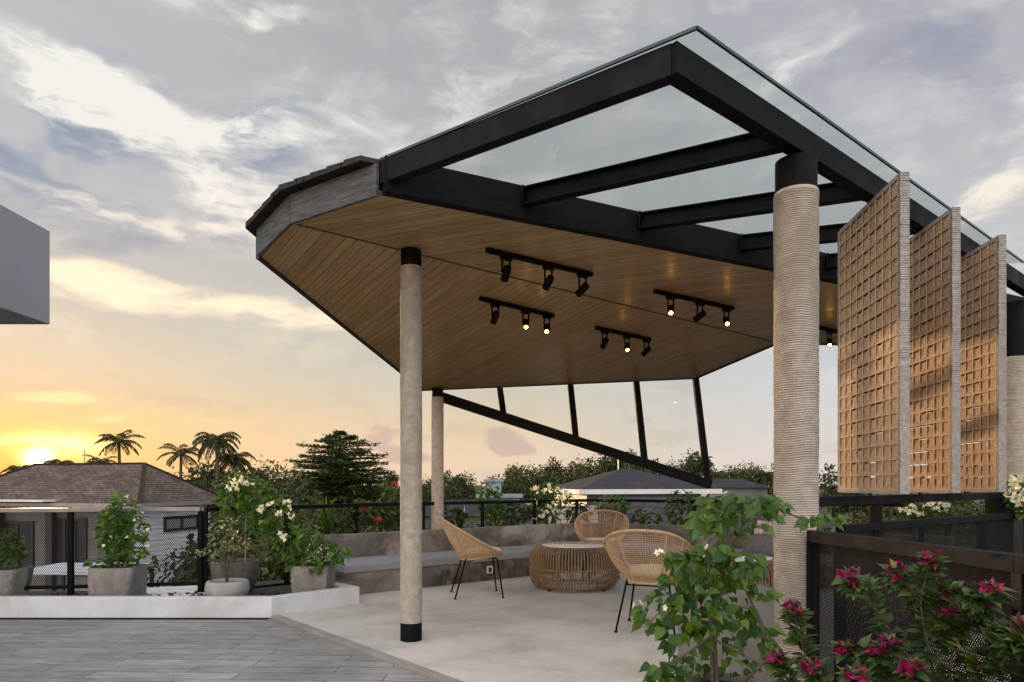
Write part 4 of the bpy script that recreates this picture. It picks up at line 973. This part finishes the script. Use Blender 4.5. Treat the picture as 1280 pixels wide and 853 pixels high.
# white bougainvilleas under and beside the screens
behind(1158, 640, 7.4, 30, 12, 200, 'white bougainvillea under the woven screens beyond the railing', 'leaf2', flowers=[(at(x,y,7.2),4) for x, y in ((1130,636),(1140,640),(1160,632),(1172,628),(1166,636),(1150,642),(1178,640),(1185,634),(1145,634))], fs=.04)
c = at(1275, 620, 6.2)
behind(1282, 622, 5.9, 26, 26, 180, 'white bougainvillea at the right edge beside the brown column', 'leaf', flowers=[(at(x,y,5.7),4) for x, y in ((1262,600),(1270,606),(1275,612),(1262,620),(1278,598),(1270,628),(1266,612),(1280,622))], fs=.04, L=.07)

# tall leafy plant in the foreground
YF = 3.15; fb = at(905, 0, 3.1); fz = .27
pot('plant_pot', 'round grey pot at the bottom edge holding the leafy plant', fb, 0., prof_pot(.13,.16,.175,.30), 'potgrey')
fgr = empty('foreground_plant', (fb.x, fb.y, fz), 'tall leafy green plant with few white flowers before the thick column', 'plant')
st = MB(); fo1 = MB()
def P3(px, py, Y=YF): return at(px, py, Y)
B0 = Vector((fb.x-.03, fb.y, fz))
trunk = [B0, P3(893,800,3.12), P3(899,745), P3(905,700), P3(903,650), P3(905,628)]
st.tube(trunk, [.010,.009,.008,.007,.006,.003], 8)
br_ = [[Vector((fb.x+.06,fb.y,fz)), P3(962,820,3.08), P3(948,770,3.1), P3(930,735,3.12), P3(920,715)], [P3(905,690), P3(925,668), P3(950,645), P3(975,632)], [P3(972,636), P3(990,644,3.2), P3(1008,650,3.3), P3(1035,646,3.35)],
       [P3(900,745), P3(870,725), P3(840,705,3.05), P3(825,692,3.0)], [P3(897,770), P3(860,760), P3(825,765,3.0), P3(805,785,2.95)], [P3(893,800,3.12), P3(925,815,3.0), P3(950,830,2.95)],
       [P3(896,790), P3(862,815,3.0), P3(835,830,2.95)], [P3(902,720), P3(870,690,3.1), P3(850,690,3.05)]]
for b in br_: st.tube(b, [.006, .0045, .0035, .002][:len(b)] if len(b) <= 4 else [.009,.008,.007,.005,.003], 7)
st.tube([B0+Vector((-.02,0,0)), P3(887,765,3.12)], .009, 8)
def leafcl(mb, px, py, rx, ry, n, Y=YF, L=.066, dep=.11):
    for _ in range(int(n*.86)):
        a = rp_.uniform(0, 6.28); r = math.sqrt(rp_.random()); p = P3(px+math.cos(a)*rx*r, py+math.sin(a)*ry*r, Y+rp_.uniform(-dep,dep))
        d = Vector((math.cos(a)*.6+rp_.uniform(-.6,.6), rp_.uniform(-.9,.3), rp_.uniform(-1.0,.15))); nr = Vector((rp_.uniform(-.6,.6), -.55, rp_.uniform(.3,1.)))
        s = rp_.uniform(.45,1.35); mb.leaf(p, d, nr, L*s, L*rp_.uniform(.56,.80)*s, rp_.uniform(.08,.26), True)
for a in ((905,632,32,14,42), (940,630,34,14,46), (968,634,16,16,24), (885,655,20,16,24), (925,655,34,16,30), (895,640,24,16,26), (873,652,8,12,6), (905,690,30,14,30), (925,700,30,16,24), (862,700,26,16,34), (882,722,36,20,56),
          (915,735,24,20,30), (846,725,18,16,18), (838,748,28,18,44), (872,760,36,22,62), (812,772,16,20,22), (850,785,30,18,34), (890,790,22,16,22), (925,775,24,20,24), (945,792,26,16,26), (905,812,26,16,22), (830,838,26,14,26),
          (862,832,26,14,20), (848,812,18,12,12), (920,835,30,12,20), (960,820,14,14,12), (938,712,14,10,10), (950,740,12,14,10)):
    leafcl(fo1, *a)
leafcl(fo1, 1030, 648, 18, 8, 16, 3.33); leafcl(fo1, 1012, 650, 10, 6, 6, 3.3)
st.build('stem', M['bark'], fgr); fo1.build('foliage', M['fg'], fgr)
fl_ = MB()
for (x, y, Y) in ((880,620,3.05), (886,616,3.1), (907,617,3.1), (822,691,2.98), (826,690,2.98), (793,757,2.93), (800,754,2.93), (884,684,3.0), (830,760,2.95)):
    p = P3(x, y, Y); ax = rdir(-.2, 1.); o_ = ax.orthogonal().normalized()
    for k in range(5): fl_.leaf(p, (Matrix.Rotation(k*1.257, 3, ax) @ o_)+ax*.5, ax, .019, .015, .2, True)
fl_.build('blossom', M['white'], fgr)

# magenta bougainvillea in the near corner
bz = Vector((1.42, 2.35, 0.)); bgr = empty('magenta_bougainvillea', bz, 'magenta-flowered bougainvillea sprawling in front of the dark near railing', 'shrub')
st = MB(); lf = MB(); tip = MB(); fw = MB()
def bbranch(path, dens=1., head=True, wid=1.):
    P = [Vector(p) for p in path]; n = len(P); st.tube(P, [.0055-.0035*i/(n-1) for i in range(n)], 6)
    seglen = sum((P[i+1]-P[i]).length for i in range(n-1)); cnt = int(seglen*235*dens)
    for k in range(cnt):
        t = (k+rp_.random())/cnt; q = t*(n-1); i = min(int(q), n-2); p = P[i].lerp(P[i+1], q-i); d = (P[i+1]-P[i]).normalized()
        v = rdir(-.5, .7); v = (v-d*v.dot(d)*.6)+d*.4+Vector((0,0,-.15)); sz = .052*rp_.uniform(.55,1.25)*wid
        (tip if rp_.random() < .24 else lf).leaf(p+v*.012, v, Vector((rp_.uniform(-.4,.4),-.3,.8)), sz, sz*.58, rp_.uniform(.05,.22), True)
    if head: bhead(P[-1])
def bhead(p, s=1.):
    for _ in range(int(11*s)):
        q = p+rdir(-.4, .8)*.026*s; ax = rdir(-.1, 1.)-Vector((0,.4,0)); ax.normalize(); o_ = ax.orthogonal().normalized()
        for k in range(3): fw.leaf(q, (Matrix.Rotation(k*2.094+rp_.random()*.5, 3, ax) @ o_)+ax*.75, ax, .024*rp_.uniform(.8,1.2), .018, .2, True)
    for _ in range(5): tip.leaf(p+Vector((0,0,.012)), rdir(.0,.9), Vector((0,-.3,.8)), .038, .022, .15, True)
    for _ in range(8): lf.leaf(p-Vector((0,0,.03)), rdir(-.5,.2), Vector((0,-.3,.8)), .05, .03, .15, True)
def Q(px, py, Y=2.35): return at(px, py, Y)
bbranch([Q(1150,853,2.4), Q(1128,810), Q(1095,765), Q(1078,735), Q(1060,722)])
bbranch([Q(1170,860,2.4), Q(1158,800), Q(1150,755), Q(1158,715), Q(1165,700)], 1.2)
bbranch([Q(1155,770,2.4), Q(1140,740), Q(1128,722), Q(1118,714)], 1.2)
bbranch([Q(1160,760), Q(1180,735), Q(1205,742,2.3), Q(1225,750,2.25), Q(1240,738,2.2)], 1.6)
bbranch([Q(1205,860,2.3), Q(1235,820,2.25), Q(1255,795,2.2), Q(1275,783,2.15)], 2., True, 1.15)
bbranch([Q(1240,850,2.2), Q(1262,815,2.15), Q(1280,800,2.1), Q(1296,790,2.1)], 2., False, 1.15)
bbranch([Q(1185,860), Q(1190,815), Q(1185,785), Q(1180,765)], 1.6, True)
bbranch([Q(1120,870), Q(1095,830), Q(1075,812), Q(1055,812)], 1.7)
bbranch([Q(1110,870), Q(1102,830), Q(1110,812,2.3), Q(1112,806,2.3)], 1.5)
bbranch([Q(1150,880), Q(1142,850,2.3), Q(1138,838,2.25)], 2.2)
bbranch([Q(1080,885), Q(1075,855,2.3), Q(1068,846,2.25)], 2.2)
bbranch([Q(1040,900), Q(1030,850), Q(1012,834)], 1.6)
bbranch([Q(1045,900), Q(1010,830,2.5), Q(998,790,2.5), Q(990,760,2.5)], 1.5)
bbranch([Q(1020,900), Q(985,850,2.5), Q(968,822,2.5)], 1.4)
bbranch([Q(1165,800), Q(1200,790), Q(1215,770), Q(1232,757,2.25)], 1.6)
for p in (Q(1145,835,2.25), Q(1095,815,2.3), Q(1178,742,2.35), Q(1124,722,2.33), Q(1068,728,2.33)): bhead(p, .55)
for k in range(7): st.tube([bz+Vector((rp_.uniform(-.05,.05),0,0)), Q(1020+k*32, 880, 2.4)], [.009,.006], 6)
st.build('stem', M['bark'], bgr); lfo = lf.build('foliage', M['bougleaf'], bgr); tpo = tip.build('new_growth', M['bougtip'], bgr); tpo['kind'] = 'stuff'; fw.build('blossom', M['magenta'], bgr)

# ------------------------------------------------------------------ neighbouring houses
def hip(mb, A, B, Cc, D, r0, r1, ze, zr):     # eave corners A(front) B C D in plan, ridge ends r0 (near A-B end) and r1
    e = [Vector((p[0],p[1],ze)) for p in (A,B,Cc,D)]; p, q = Vector((r0[0],r0[1],zr)), Vector((r1[0],r1[1],zr))
    def f(pts):
        d = (pts[1]-pts[0]).normalized(); nr = d.cross(pts[2]-pts[0]).normalized(); u = nr.cross(d)
        i = mb.pts(pts); mb.face([i+k for k in range(len(pts))], [((x-pts[0]).dot(d), (x-pts[0]).dot(u)) for x in pts])
    f([e[0],e[1],p]); f([e[1],e[2],q,p]); f([e[2],e[3],q]); f([e[3],e[0],p,q])
    i = mb.pts(e); mb.face((i+3,i+2,i+1,i))
dR = Vector((.23,.973)); dLh = Vector((-.973,.23)); cA = Vector((-13.1,24.0)); zE = .44
hs = empty('shingled_house', (-16,28,GZ), 'neighbouring house with brown shingled hip roof and white siding', 'house')
A_, B_, C_, D_ = cA, cA+dR*5.1, cA+dR*5.1+dLh*9.9, cA+dLh*9.9
r0 = cA+dR*2.5+dLh*2.0; r1 = cA+dR*2.5+dLh*7.3
mb = MB(); hip(mb, A_, B_, C_, D_, r0, r1, zE+.03, 2.0); rfh = mb.build('roof', M['hroof'], hs)
mb = MB()
for a, b in ((r0,r1), (r0,A_), (r0,B_), (r1,D_)):
    za = 2.0; zb_ = 2.0 if b is r1 else zE+.05
    mb.bar((a.x,a.y,za+.02), (b.x,b.y,zb_+.02), .14, .05)
mb.build('ridge_cap', M['hroof'], rfh)
gt = MB(); P_ = [A_,B_,C_,D_,A_]
for i in range(4):
    a, b = P_[i], P_[i+1]; gt.bar((a.x,a.y,zE), (b.x,b.y,zE-.002*i), .12, .13)
gt.build('gutter', M['gutter'], hs)
wA = cA+dR*.55+dLh*.55; wB = cA+dR*4.5+dLh*.55; wC = cA+dR*4.5+dLh*9.3; wD = cA+dR*.55+dLh*9.3
def wall_seg(name, mat, a, b, z0, z1, parent, th=.15):
    n_ = (b-a).normalized(); n_ = Vector((-n_.y, n_.x)); c = (a+b)/2
    return MB().prism([tuple(a), tuple(b), tuple(b+n_*th), tuple(a+n_*th)], z0, z1).build(name, M[mat], parent)
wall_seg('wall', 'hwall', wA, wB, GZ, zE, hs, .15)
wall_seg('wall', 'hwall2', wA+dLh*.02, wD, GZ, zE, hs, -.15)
def hwin(parent, a, d, s0, s1, z0, z1, out, panes=2, mat='hdark', pm='curtain'):
    nrm = out; p = a+d*((s0+s1)/2)+nrm*.03; Rm = Matrix((Vector((d.x,d.y,0)), Vector((nrm.x,nrm.y,0)), Vector((0,0,1)))).transposed()
    w = (s1-s0)/2; h = (z1-z0)/2; zc = (z0+z1)/2; fr = MB()
    fr.box((p.x,p.y,zc+h-.05), (w,.05,.05), Rm); fr.box((p.x,p.y,zc-h+.05), (w,.05,.05), Rm)
    for k in range(panes+1):
        q = p+d*(-w+.05+(2*w-.1)*k/panes); fr.box((q.x,q.y,zc), (.05,.045,h-.1), Rm)
    wi = fr.build('window', M[mat], parent)
    q = p-nrm*.02; MB().box((q.x,q.y,zc), (w-.05,.012,h-.05), Rm).build('pane', M[pm], wi)
    return wi
oR = Vector((dR.y,-dR.x)); oL = Vector((-dR.x,-dR.y))
hwin(hs, wA, dR, 1.25, 3.15, -.62, -.05, oR, 2)
hwin(hs, wA, dR, 3.2, 4.3, -2.9, -1.75, oR, 1)
hwin(hs, wA, dLh, 2.2, 3.7, -2.2, -.05, oL, 3, pm='pane'); hwin(hs, wA, dLh, 4.6, 6.1, -2.0, -.2, oL, 2, pm='pane'); hwin(hs, wA, dLh, 7.1, 8.2, -2.0, -.2, oL, 1, pm='pane')
for s in (1.2, 4.2, 6.6):
    p = cA+dLh*s+dR*.35; MB().box((p.x,p.y,(GZ+zE)/2-.05), (.12,.12,(zE-GZ)/2-.06)).build('veranda_post', M['hdark'], hs)
# white flat canopy lying on the lower left of the roof edge
p = cA+dLh*5.4+dR*.2
MB().bar((p.x+1.6,p.y-.45,zE+.14), (p.x-5,p.y+1.1,zE+.14), 1.1, .06).build('canopy', M['kerb'], hs)
# forecourt between the terrace and the house
w1 = at(40, 0, 18); 
tag(MB().bar((-19,15.5,GZ+1.25), (-5.5,13.2,GZ+.75), .25, 1.6).build('garden_wall', M['stone'], None, (-12,14.5,GZ)), 'dark stone boundary wall below the mesh fence', 'wall')
tag(MB().quad((-22,15.8,GZ+.02),(-7,14.5,GZ+.02),(-8.5,23,GZ+.02),(-23,24,GZ+.02)).build('driveway', M['kerb'].copy() if False else M['whitetile']), kind='structure')
cp = empty('carport', (-12.6,20.5,GZ), 'white flat-roofed carport in front of the shingled house', 'carport')
MB().box((-12.8,20.6,-1.35), (1.5,1.1,.05)).build('roof', M['kerb'], cp)
for sx in (-1.4, 1.4):
    for sy in (-1, 1): MB().box((-12.8+sx,20.6+sy,(GZ-1.41)/2), (.05,.05,(-1.41-GZ)/2)).build('post', M['hdark'], cp)

h2 = empty('grey_house', (5,30,GZ), 'neighbouring house with dark slate hip roof and pale fascia behind the bench', 'house')
a2_, b2_, c2_, d2_ = Vector((2.6,26)), Vector((8.7,28.4)), Vector((7.6,34.4)), Vector((1.55,32.))
r2 = Vector((4.75,30.0)); r3 = Vector((5.35,30.25)); zE2 = .965
mb = MB(); hip(mb, a2_, d2_, c2_, b2_, r2, r3, zE2+.03, 1.85)
mb.build('roof', M['hroof2'], h2)
ft = MB(); P_ = [a2_,b2_,c2_,d2_,a2_]
for i in range(4): a, b = P_[i], P_[i+1]; ft.bar((a.x,a.y,zE2-.07), (b.x,b.y,zE2-.072-.002*i), .10, .19)
ft.build('fascia', M['fasciaw'], h2)
cc = (a2_+b2_+c2_+d2_)/4; q = [cc+(p-cc)*.88 for p in (a2_,b2_,c2_,d2_)]
MB().prism([tuple(p) for p in q], GZ, zE2-.17).build('wall', M['hdark'], h2)
tag(MB().bar((2.6,20.2,-1.55), (9.5,20.4,-1.55), .2, 4.7).build('block_wall', M['block'], None, (6,20.3,GZ)), 'long grey cinder block wall under the dark slate roof', 'wall')
tag(MB().bar((1.15,19.6,-1.65), (2.45,19.6,-1.65), .25, 4.45).build('tan_wall', M['blocktan'], None, (1.8,19.6,GZ)), 'short tan block wall right of the white bougainvillea', 'wall')
tag(MB().bar((2.7,19.9,.82), (9.3,20.1,.82), .5, .10).build('wall_coping', M['gutter'], None, (6,20,.8)), 'grey coping ledge along the top of the block wall', 'coping') if False else None
tw = empty('blue_building', (-1.0,42,GZ), 'blue-grey flat-roofed building with a small roof tower', 'building')
MB().box((-.75,42.2,-1.75), (1.25,1.2,2.15)).build('wall', M['bluebuild'], tw); MB().box((-.75,42.2,.46), (1.4,1.4,.1)).build('roof_slab', M['bluebuild'], tw)
t_ = MB().box((-1.15,42.4,.95), (.48,.5,.39)).build('tower', M['bluebuild'], tw); MB().box((-1.12,42.4,1.41), (.62,.6,.07)).build('tower_cap', M['bluebuild'], t_)
for (x, Y, w, z, hh, lab, mt) in ((-1.2,26,3.0,.12,.8,'low grey slate roof between the two columns, behind the fence','hroof2'), (14.6,46,2.2,1.0,.9,'small dark roof beyond the treeline gap near the thick column','hroof2')):
    k = empty('far_house', (x,Y,GZ), lab, 'house'); mb = MB(); hip(mb, Vector((x-w,Y-2)), Vector((x-w,Y+2.5)), Vector((x+w,Y+2.5)), Vector((x+w,Y-2)), Vector((x-w*.4,Y)), Vector((x+w*.4,Y)), z-.05, z+hh*.6)
    mb.build('roof', M[mt], k); MB().box((x,Y+.2,(GZ+z)/2-.06), (w*.9,1.9,(z-GZ)/2)).build('wall', M['hwall2'], k)
py = empty('pylon', (27*.0+ (977-640)/F*140, 140, GZ), 'thin lattice pylon above the far trees', 'pylon')
x0 = (977-640)/F*140; mb = MB(); zt = EYE+(605-575)/F*140
for s in (-1, 1): mb.bar((x0+s*.9,140,GZ), (x0+s*.12,140,zt), .14, .14)
for k in range(8): z0_ = GZ+(zt-GZ)*k/8; z1_ = GZ+(zt-GZ)*(k+1)/8; e0_ = .9-.78*k/8; e1_ = .9-.78*(k+1)/8; mb.bar((x0-e0_,140,z0_), (x0+e1_,140,z1_), .09, .09); mb.bar((x0+e0_,140,z0_), (x0-e1_,140,z1_), .09, .09)
for z_, w_ in ((zt-.5,1.4), (zt-1.5,1.7)): mb.bar((x0-w_,140,z_), (x0+w_,140,z_), .12, .12)
mb.build('lattice_mast', M['metalpost'], py)
pm = at(106, 0, 33); tag(MB().tube([(pm.x,33,.4), (pm.x,33,EYE+(605-562)/F*33)], .03, 6).build('antenna_mast', M['metalpost'], None, (pm.x,33,.4)), 'thin antenna mast over the shingled roof', 'antenna')
pm = at(773, 0, 31); tag(MB().tube([(pm.x,31,1.7), (pm.x,31,EYE+(605-571)/F*31)], .025, 6).build('antenna_mast', M['metalpost'], None, (pm.x,31,1.7)), 'pale thin mast over the dark slate roof', 'antenna')

# ------------------------------------------------------------------ trees
rt = random.Random(5)
def broad_tree(label, H, rad, leafm, nlobes=9, nleaf=190, L=.34):
    root = empty('broadleaf_tree', (0,0,0), label, 'tree'); tr = MB(); cr = MB(); th = H*.5
    tr.tube([(0,0,0), (.05,.03,th*.5), (0,.06,th), (.03,.02,H*.8)], [H*.022,H*.018,H*.014,H*.006], 8)
    for k in range(nlobes):
        a = 2*math.pi*k/nlobes+rt.uniform(-.4,.4); rr_ = rad*rt.uniform(.25,.72); z = H*rt.uniform(.48,.86)
        if k == 0: rr_ = .1; z = H*.86
        c = Vector((math.cos(a)*rr_, math.sin(a)*rr_, z)); tr.tube([(0,0,th*rt.uniform(.7,1.)), c*.55+Vector((0,0,z*.4)), c], [H*.011,H*.007,H*.003], 6)
        r_ = rad*rt.uniform(.36,.52)
        for j in range(5):
            c2 = c+Vector((rt.uniform(-1,1), rt.uniform(-1,1), rt.uniform(-.6,.7)))*r_*.62
            for _ in range(nleaf//5):
                d = Vector((rt.gauss(0,1), rt.gauss(0,1), rt.gauss(0,1))).normalized(); p = c2+d*r_*.52*(rt.random()**.45)
                v = d+Vector((rt.uniform(-.8,.8), rt.uniform(-.8,.8), rt.uniform(-.9,.3))); s = rt.uniform(.6,1.3)*L
                cr.leaf(p, v, Vector((rt.uniform(-.6,.6), rt.uniform(-.6,.6), .8)), s, s*.55, .1)
    tr.build('trunk', M['bark'], root); cr.build('crown', M[leafm], root); return root
def palm_tree(label, H, fl, nf=20, leafm='palm', stiff=.5, fan=False):
    root = empty('palm_tree', (0,0,0), label, 'palm'); tr = MB(); cr = MB()
    top = Vector((rt.uniform(-.3,.3), rt.uniform(-.2,.2), H))
    tr.tube([(0,0,0), top*.4+Vector((.1,0,0)), top*.8, top], [.12,.09,.075,.07], 8)
    for k in range(nf):
        a = 2.4*k+rt.uniform(-.2,.2); up = rt.uniform(-.45,1.)*(1 if k > 4 else 1.); up = 1.2-1.75*(k/nf)+rt.uniform(-.15,.15)
        d0 = Vector((math.cos(a), math.sin(a), up)).normalized(); p = top.copy(); d = d0.copy(); n = 11; ln = fl*rt.uniform(.8,1.1)
        pts_ = [p.copy()]
        for i in range(n):
            p = p+d*ln/n; pts_.append(p.copy()); d = (d+Vector((0,0,-stiff*.42*(i/n+.25)))).normalized()
        cr.tube(pts_, [.035-.03*i/n for i in range(n+1)], 4)
        for i in range(1, n+1):
            dd = (pts_[i]-pts_[i-1]).normalized(); sd = dd.cross(Vector((0,0,1)))
            if sd.length < .05: sd = dd.orthogonal()
            sd.normalize()
            for s in (-1, 1):
                for e in (0., .33, .67):
                    q = pts_[i-1].lerp(pts_[i], e); l_ = fl*.27*math.sin(math.pi*min(1,(i+e)/(n+1.5))*.9+.25)
                    v = sd*s+dd*.7+Vector((0,0,-.6+rt.uniform(-.15,.15))); cr.leaf(q, v+rdir()*.22, Vector((0,0,1)), l_*rt.uniform(.75,1.15), fl*.032, .05)
    tr.build('trunk', M['bark'], root); cr.build('crown', M[leafm], root); return root
def put(o, px, ytop, Y, H0, label, group=None, first=False):      # scale so that the top stands at the photo's height
    c = o if first else copy_tree(o); z = EYE+(HY-ytop)/F*Y; s = (z-GZ)/H0
    c.location = ((px-CXP)/F*Y, Y, GZ); c.scale = (s,s,s); c.rotation_euler = (0,0,rt.uniform(0,6.28)); c['label'] = label
    if group: c['group'] = group
    elif 'group' in c: del c['group']
    return c
# tall layered tree
def tiered_tree(px, ytop, Y):
    base = at(px, 0, Y); base.z = GZ; H = EYE+(HY-ytop)/F*Y-GZ
    root = empty('tiered_tree', base, 'big dark spreading tree with layered branches behind the fence', 'tree'); tr = MB(); cr = MB()
    tr.tube([base, base+Vector((.1,0,H*.5)), base+Vector((0,.05,H*.97))], [.26,.16,.03], 10)
    zs = []
    for k in range(21):
        f = -.55+1.55*k/20; z0_ = .695+.285*f; nb = int(11-7*max(0,f)); fq = max(0, f)
        for j in range(nb):
            a = 2*math.pi*(j+rt.uniform(-.25,.25))/nb+k*1.3; prof_ = 2.15*max(0,1-fq**2.2)**.8*(1.-.35*max(0,-f))+.28; f = fq
            r_ = prof_*rt.uniform(.62,1.08); z = H*(z0_+rt.uniform(-.012,.012)); rise = rt.uniform(.0,.22)
            e = base+Vector((math.cos(a)*r_, math.sin(a)*r_, z+rise*r_*.5)); s0 = base+Vector((0,0,z))
            mid_ = s0.lerp(e, .5)+Vector((0,0,.06)); tr.tube([s0, mid_, e], [.05*(1.2-f),.03,.012], 5)
            sdv_ = Vector((-math.sin(a), math.cos(a), 0))
            for t in [x/8 for x in range(2, 9)]:
                wd = .34*math.sin(math.pi*min(1,t*.85+.12))*(.5+r_*.35)
                for _ in range(int(15*(.45+t*.7)*(.55+r_*.3))):
                    p = s0.lerp(e, t+rt.uniform(-.07,.07))+sdv_*rt.gauss(0, wd)+Vector((0,0,rt.gauss(.05,.035))); aa = rt.uniform(0,6.28)
                    cr.leaf(p, Vector((math.cos(aa), math.sin(aa), rt.uniform(-.25,.5))), Vector((rt.uniform(-.4,.4), rt.uniform(-.4,.4), 1)), rt.uniform(.12,.22), .10, .08)
    tr.build('trunk', M['bark'], root); cr.build('crown', M['leafdk'], root)
tiered_tree(425, 540, 30.)
T1 = broad_tree('x', 7., 2.5, 'tree', 10, 240, .30); T2 = broad_tree('x', 7., 2.9, 'tree2', 12, 220, .32); T3 = broad_tree('x', 7.5, 2.1, 'tree', 9, 240, .27)
PL = palm_tree('x', 6.4, 1.42, 24, 'palm', .8)
PL2 = palm_tree('x', 6.4, 1.25, 15, 'palm', .55)
put(PL, 276, 519, 36, 7.6, 'tallest palm behind the shingled house, right of the ridge', first=True)
put(PL2, 153, 532, 40, 7.2, 'palm rising directly above the middle of the shingled roof ridge', first=True)
put(PL2, 224, 543, 38, 7.4, 'smaller palm just left of the tallest palm'); put(PL, 74, 556, 46, 7.8, 'palm right of the sun over the shingled roof')
put(PL, 30, 563, 42, 7.8, 'palm left of the sun over the shingled roof'); put(PL, 6, 579, 40, 7.8, 'palm at the left edge of the skyline'); put(PL2, 128, 562, 46, 7.3, 'low palm just left of the palm on the ridge')
put(PL, 297, 545, 37, 7.7, 'bushy palm close behind the tallest palm')
put(T1, 250, 585, 34, 7., 'bushy tree below the small palm at the right roof slope', first=True)
put(T2, 335, 574, 38, 7., 'olive tree between the tallest palm and the layered tree', first=True)
put(T3, 320, 582, 30, 7.4, 'dark tree below the tallest palm', first=True)
put(T1, 372, 598, 20, 7., 'tree crown just left of the layered tree'); put(T3, 300, 622, 17, 7.4, 'dark bushy tree behind the big dark pot')
put(T1, 345, 632, 13, 7., 'dark bush-like tree below the rail beside the square pot'); put(T3, 405, 634, 14, 7.4, 'dark crown under the layered tree behind the blade leaves')
put(T2, 450, 622, 18, 7., 'olive crown low behind the rail under the layered tree'); put(T3, 490, 612, 24, 7.4, 'dark crown behind the slim column'); put(T1, 300, 650, 15, 7., 'dark crown at the right end of the white siding')
put(T2, 205, 588, 40, 7., 'olive tree just right of the shingled ridge, behind the roof slope'); put(T1, 300, 590, 30, 7., 'dark tree right of the tallest palm trunk')
put(T3, 255, 575, 44, 7.4, 'tree between the two palms right of the house'); put(T1, 318, 600, 22, 7., 'dark tree behind the white-flowering shrub'); put(T3, 352, 604, 24, 7.4, 'dark tree left of the layered tree, behind the fence')
put(T1, 385, 650, 11.5, 7., 'dark low crown beyond the fence near the square pot'); put(T2, 352, 668, 11, 7., 'low olive crown beyond the fence beside the big dark pot')
G1 = 'round trees in the far treeline right of the small column'
for (px, yt, Y, o) in ((565,596,60,T1), (582,600,62,T3), (630,598,62,T2), (655,594,60,T1), (640,590,75,T3), (668,586,64,T2), (685,580,58,T1), (702,582,60,T2), (722,578,58,T2), (742,580,62,T1), (760,576,56,T3), (784,570,60,T1), (800,580,64,T2), (825,582,60,T1), (840,580,66,T2)):
    put(o, px, yt-5, Y, 6.9, 'round-crowned tree in the far treeline between the small column and the raking strut frame', G1)
G5 = 'trees in the far treeline behind the layered tree and the slim columns'
for (px, yt, Y, o) in ((352,590,70,T1), (380,594,80,T2), (405,592,75,T3), (440,594,80,T1), (465,592,70,T2), (490,590,75,T3), (512,592,70,T1), (535,594,80,T2), (556,590,72,T3), (575,596,78,T1)):
    put(o, px, yt, Y, 7.2, 'round-crowned tree in the far treeline behind the layered tree and the slim columns', G5)
G2 = 'trees in the far treeline left of the thick column'
for (px, yt, Y, o) in ((870,573,58,T3), (885,584,60,T1), (925,584,62,T2), (940,582,60,T2), (962,586,64,T1), (905,590,66,T2)):
    put(o, px, yt-3, Y, 6.9, 'round-crowned tree in the far treeline between the strut frame and the thick column', G2)
G3 = 'palms in the far treeline left of the thick column'
for (px, yt, Y) in ((897,576,60), (915,580,64), (955,576,58), (968,580,62)): put(PL, px, yt, Y, 7.8, 'palm in the far treeline between the strut frame and the thick column', G3)
put(T1, 1030, 582, 42, 7., 'dark tree just right of the thick column'); put(PL, 1048, 590, 40, 7.8, 'palm under the lower left corner of the first woven screen')
put(T3, 1075, 600, 34, 7.4, 'dark tree seen beneath the first woven screen'); put(T2, 1130, 606, 30, 7., 'dark tree seen beneath the middle woven screen'); put(T1, 1200, 605, 28, 7., 'dark tree seen beneath the farthest woven screen')
put(T3, 1290, 590, 26, 7.4, 'tree at the right edge behind the white bougainvillea'); put(T1, 1040, 640, 14, 7., 'bush-like crown seen through the railing right of the thick column')
put(T3, 1110, 640, 13, 7.4, 'bush-like crown seen through the railing below the screens'); put(T2, 1190, 640, 12, 7., 'bush-like crown seen through the railing at its far end')
G4 = 'low dark trees at the foot of the bench fence'
for (px, yt, Y) in ((560,640,15), (600,642,17), (650,646,18)): put(T3, px, yt, Y, 7.4, 'low dark crown seen through the open railing behind the bench', G4)
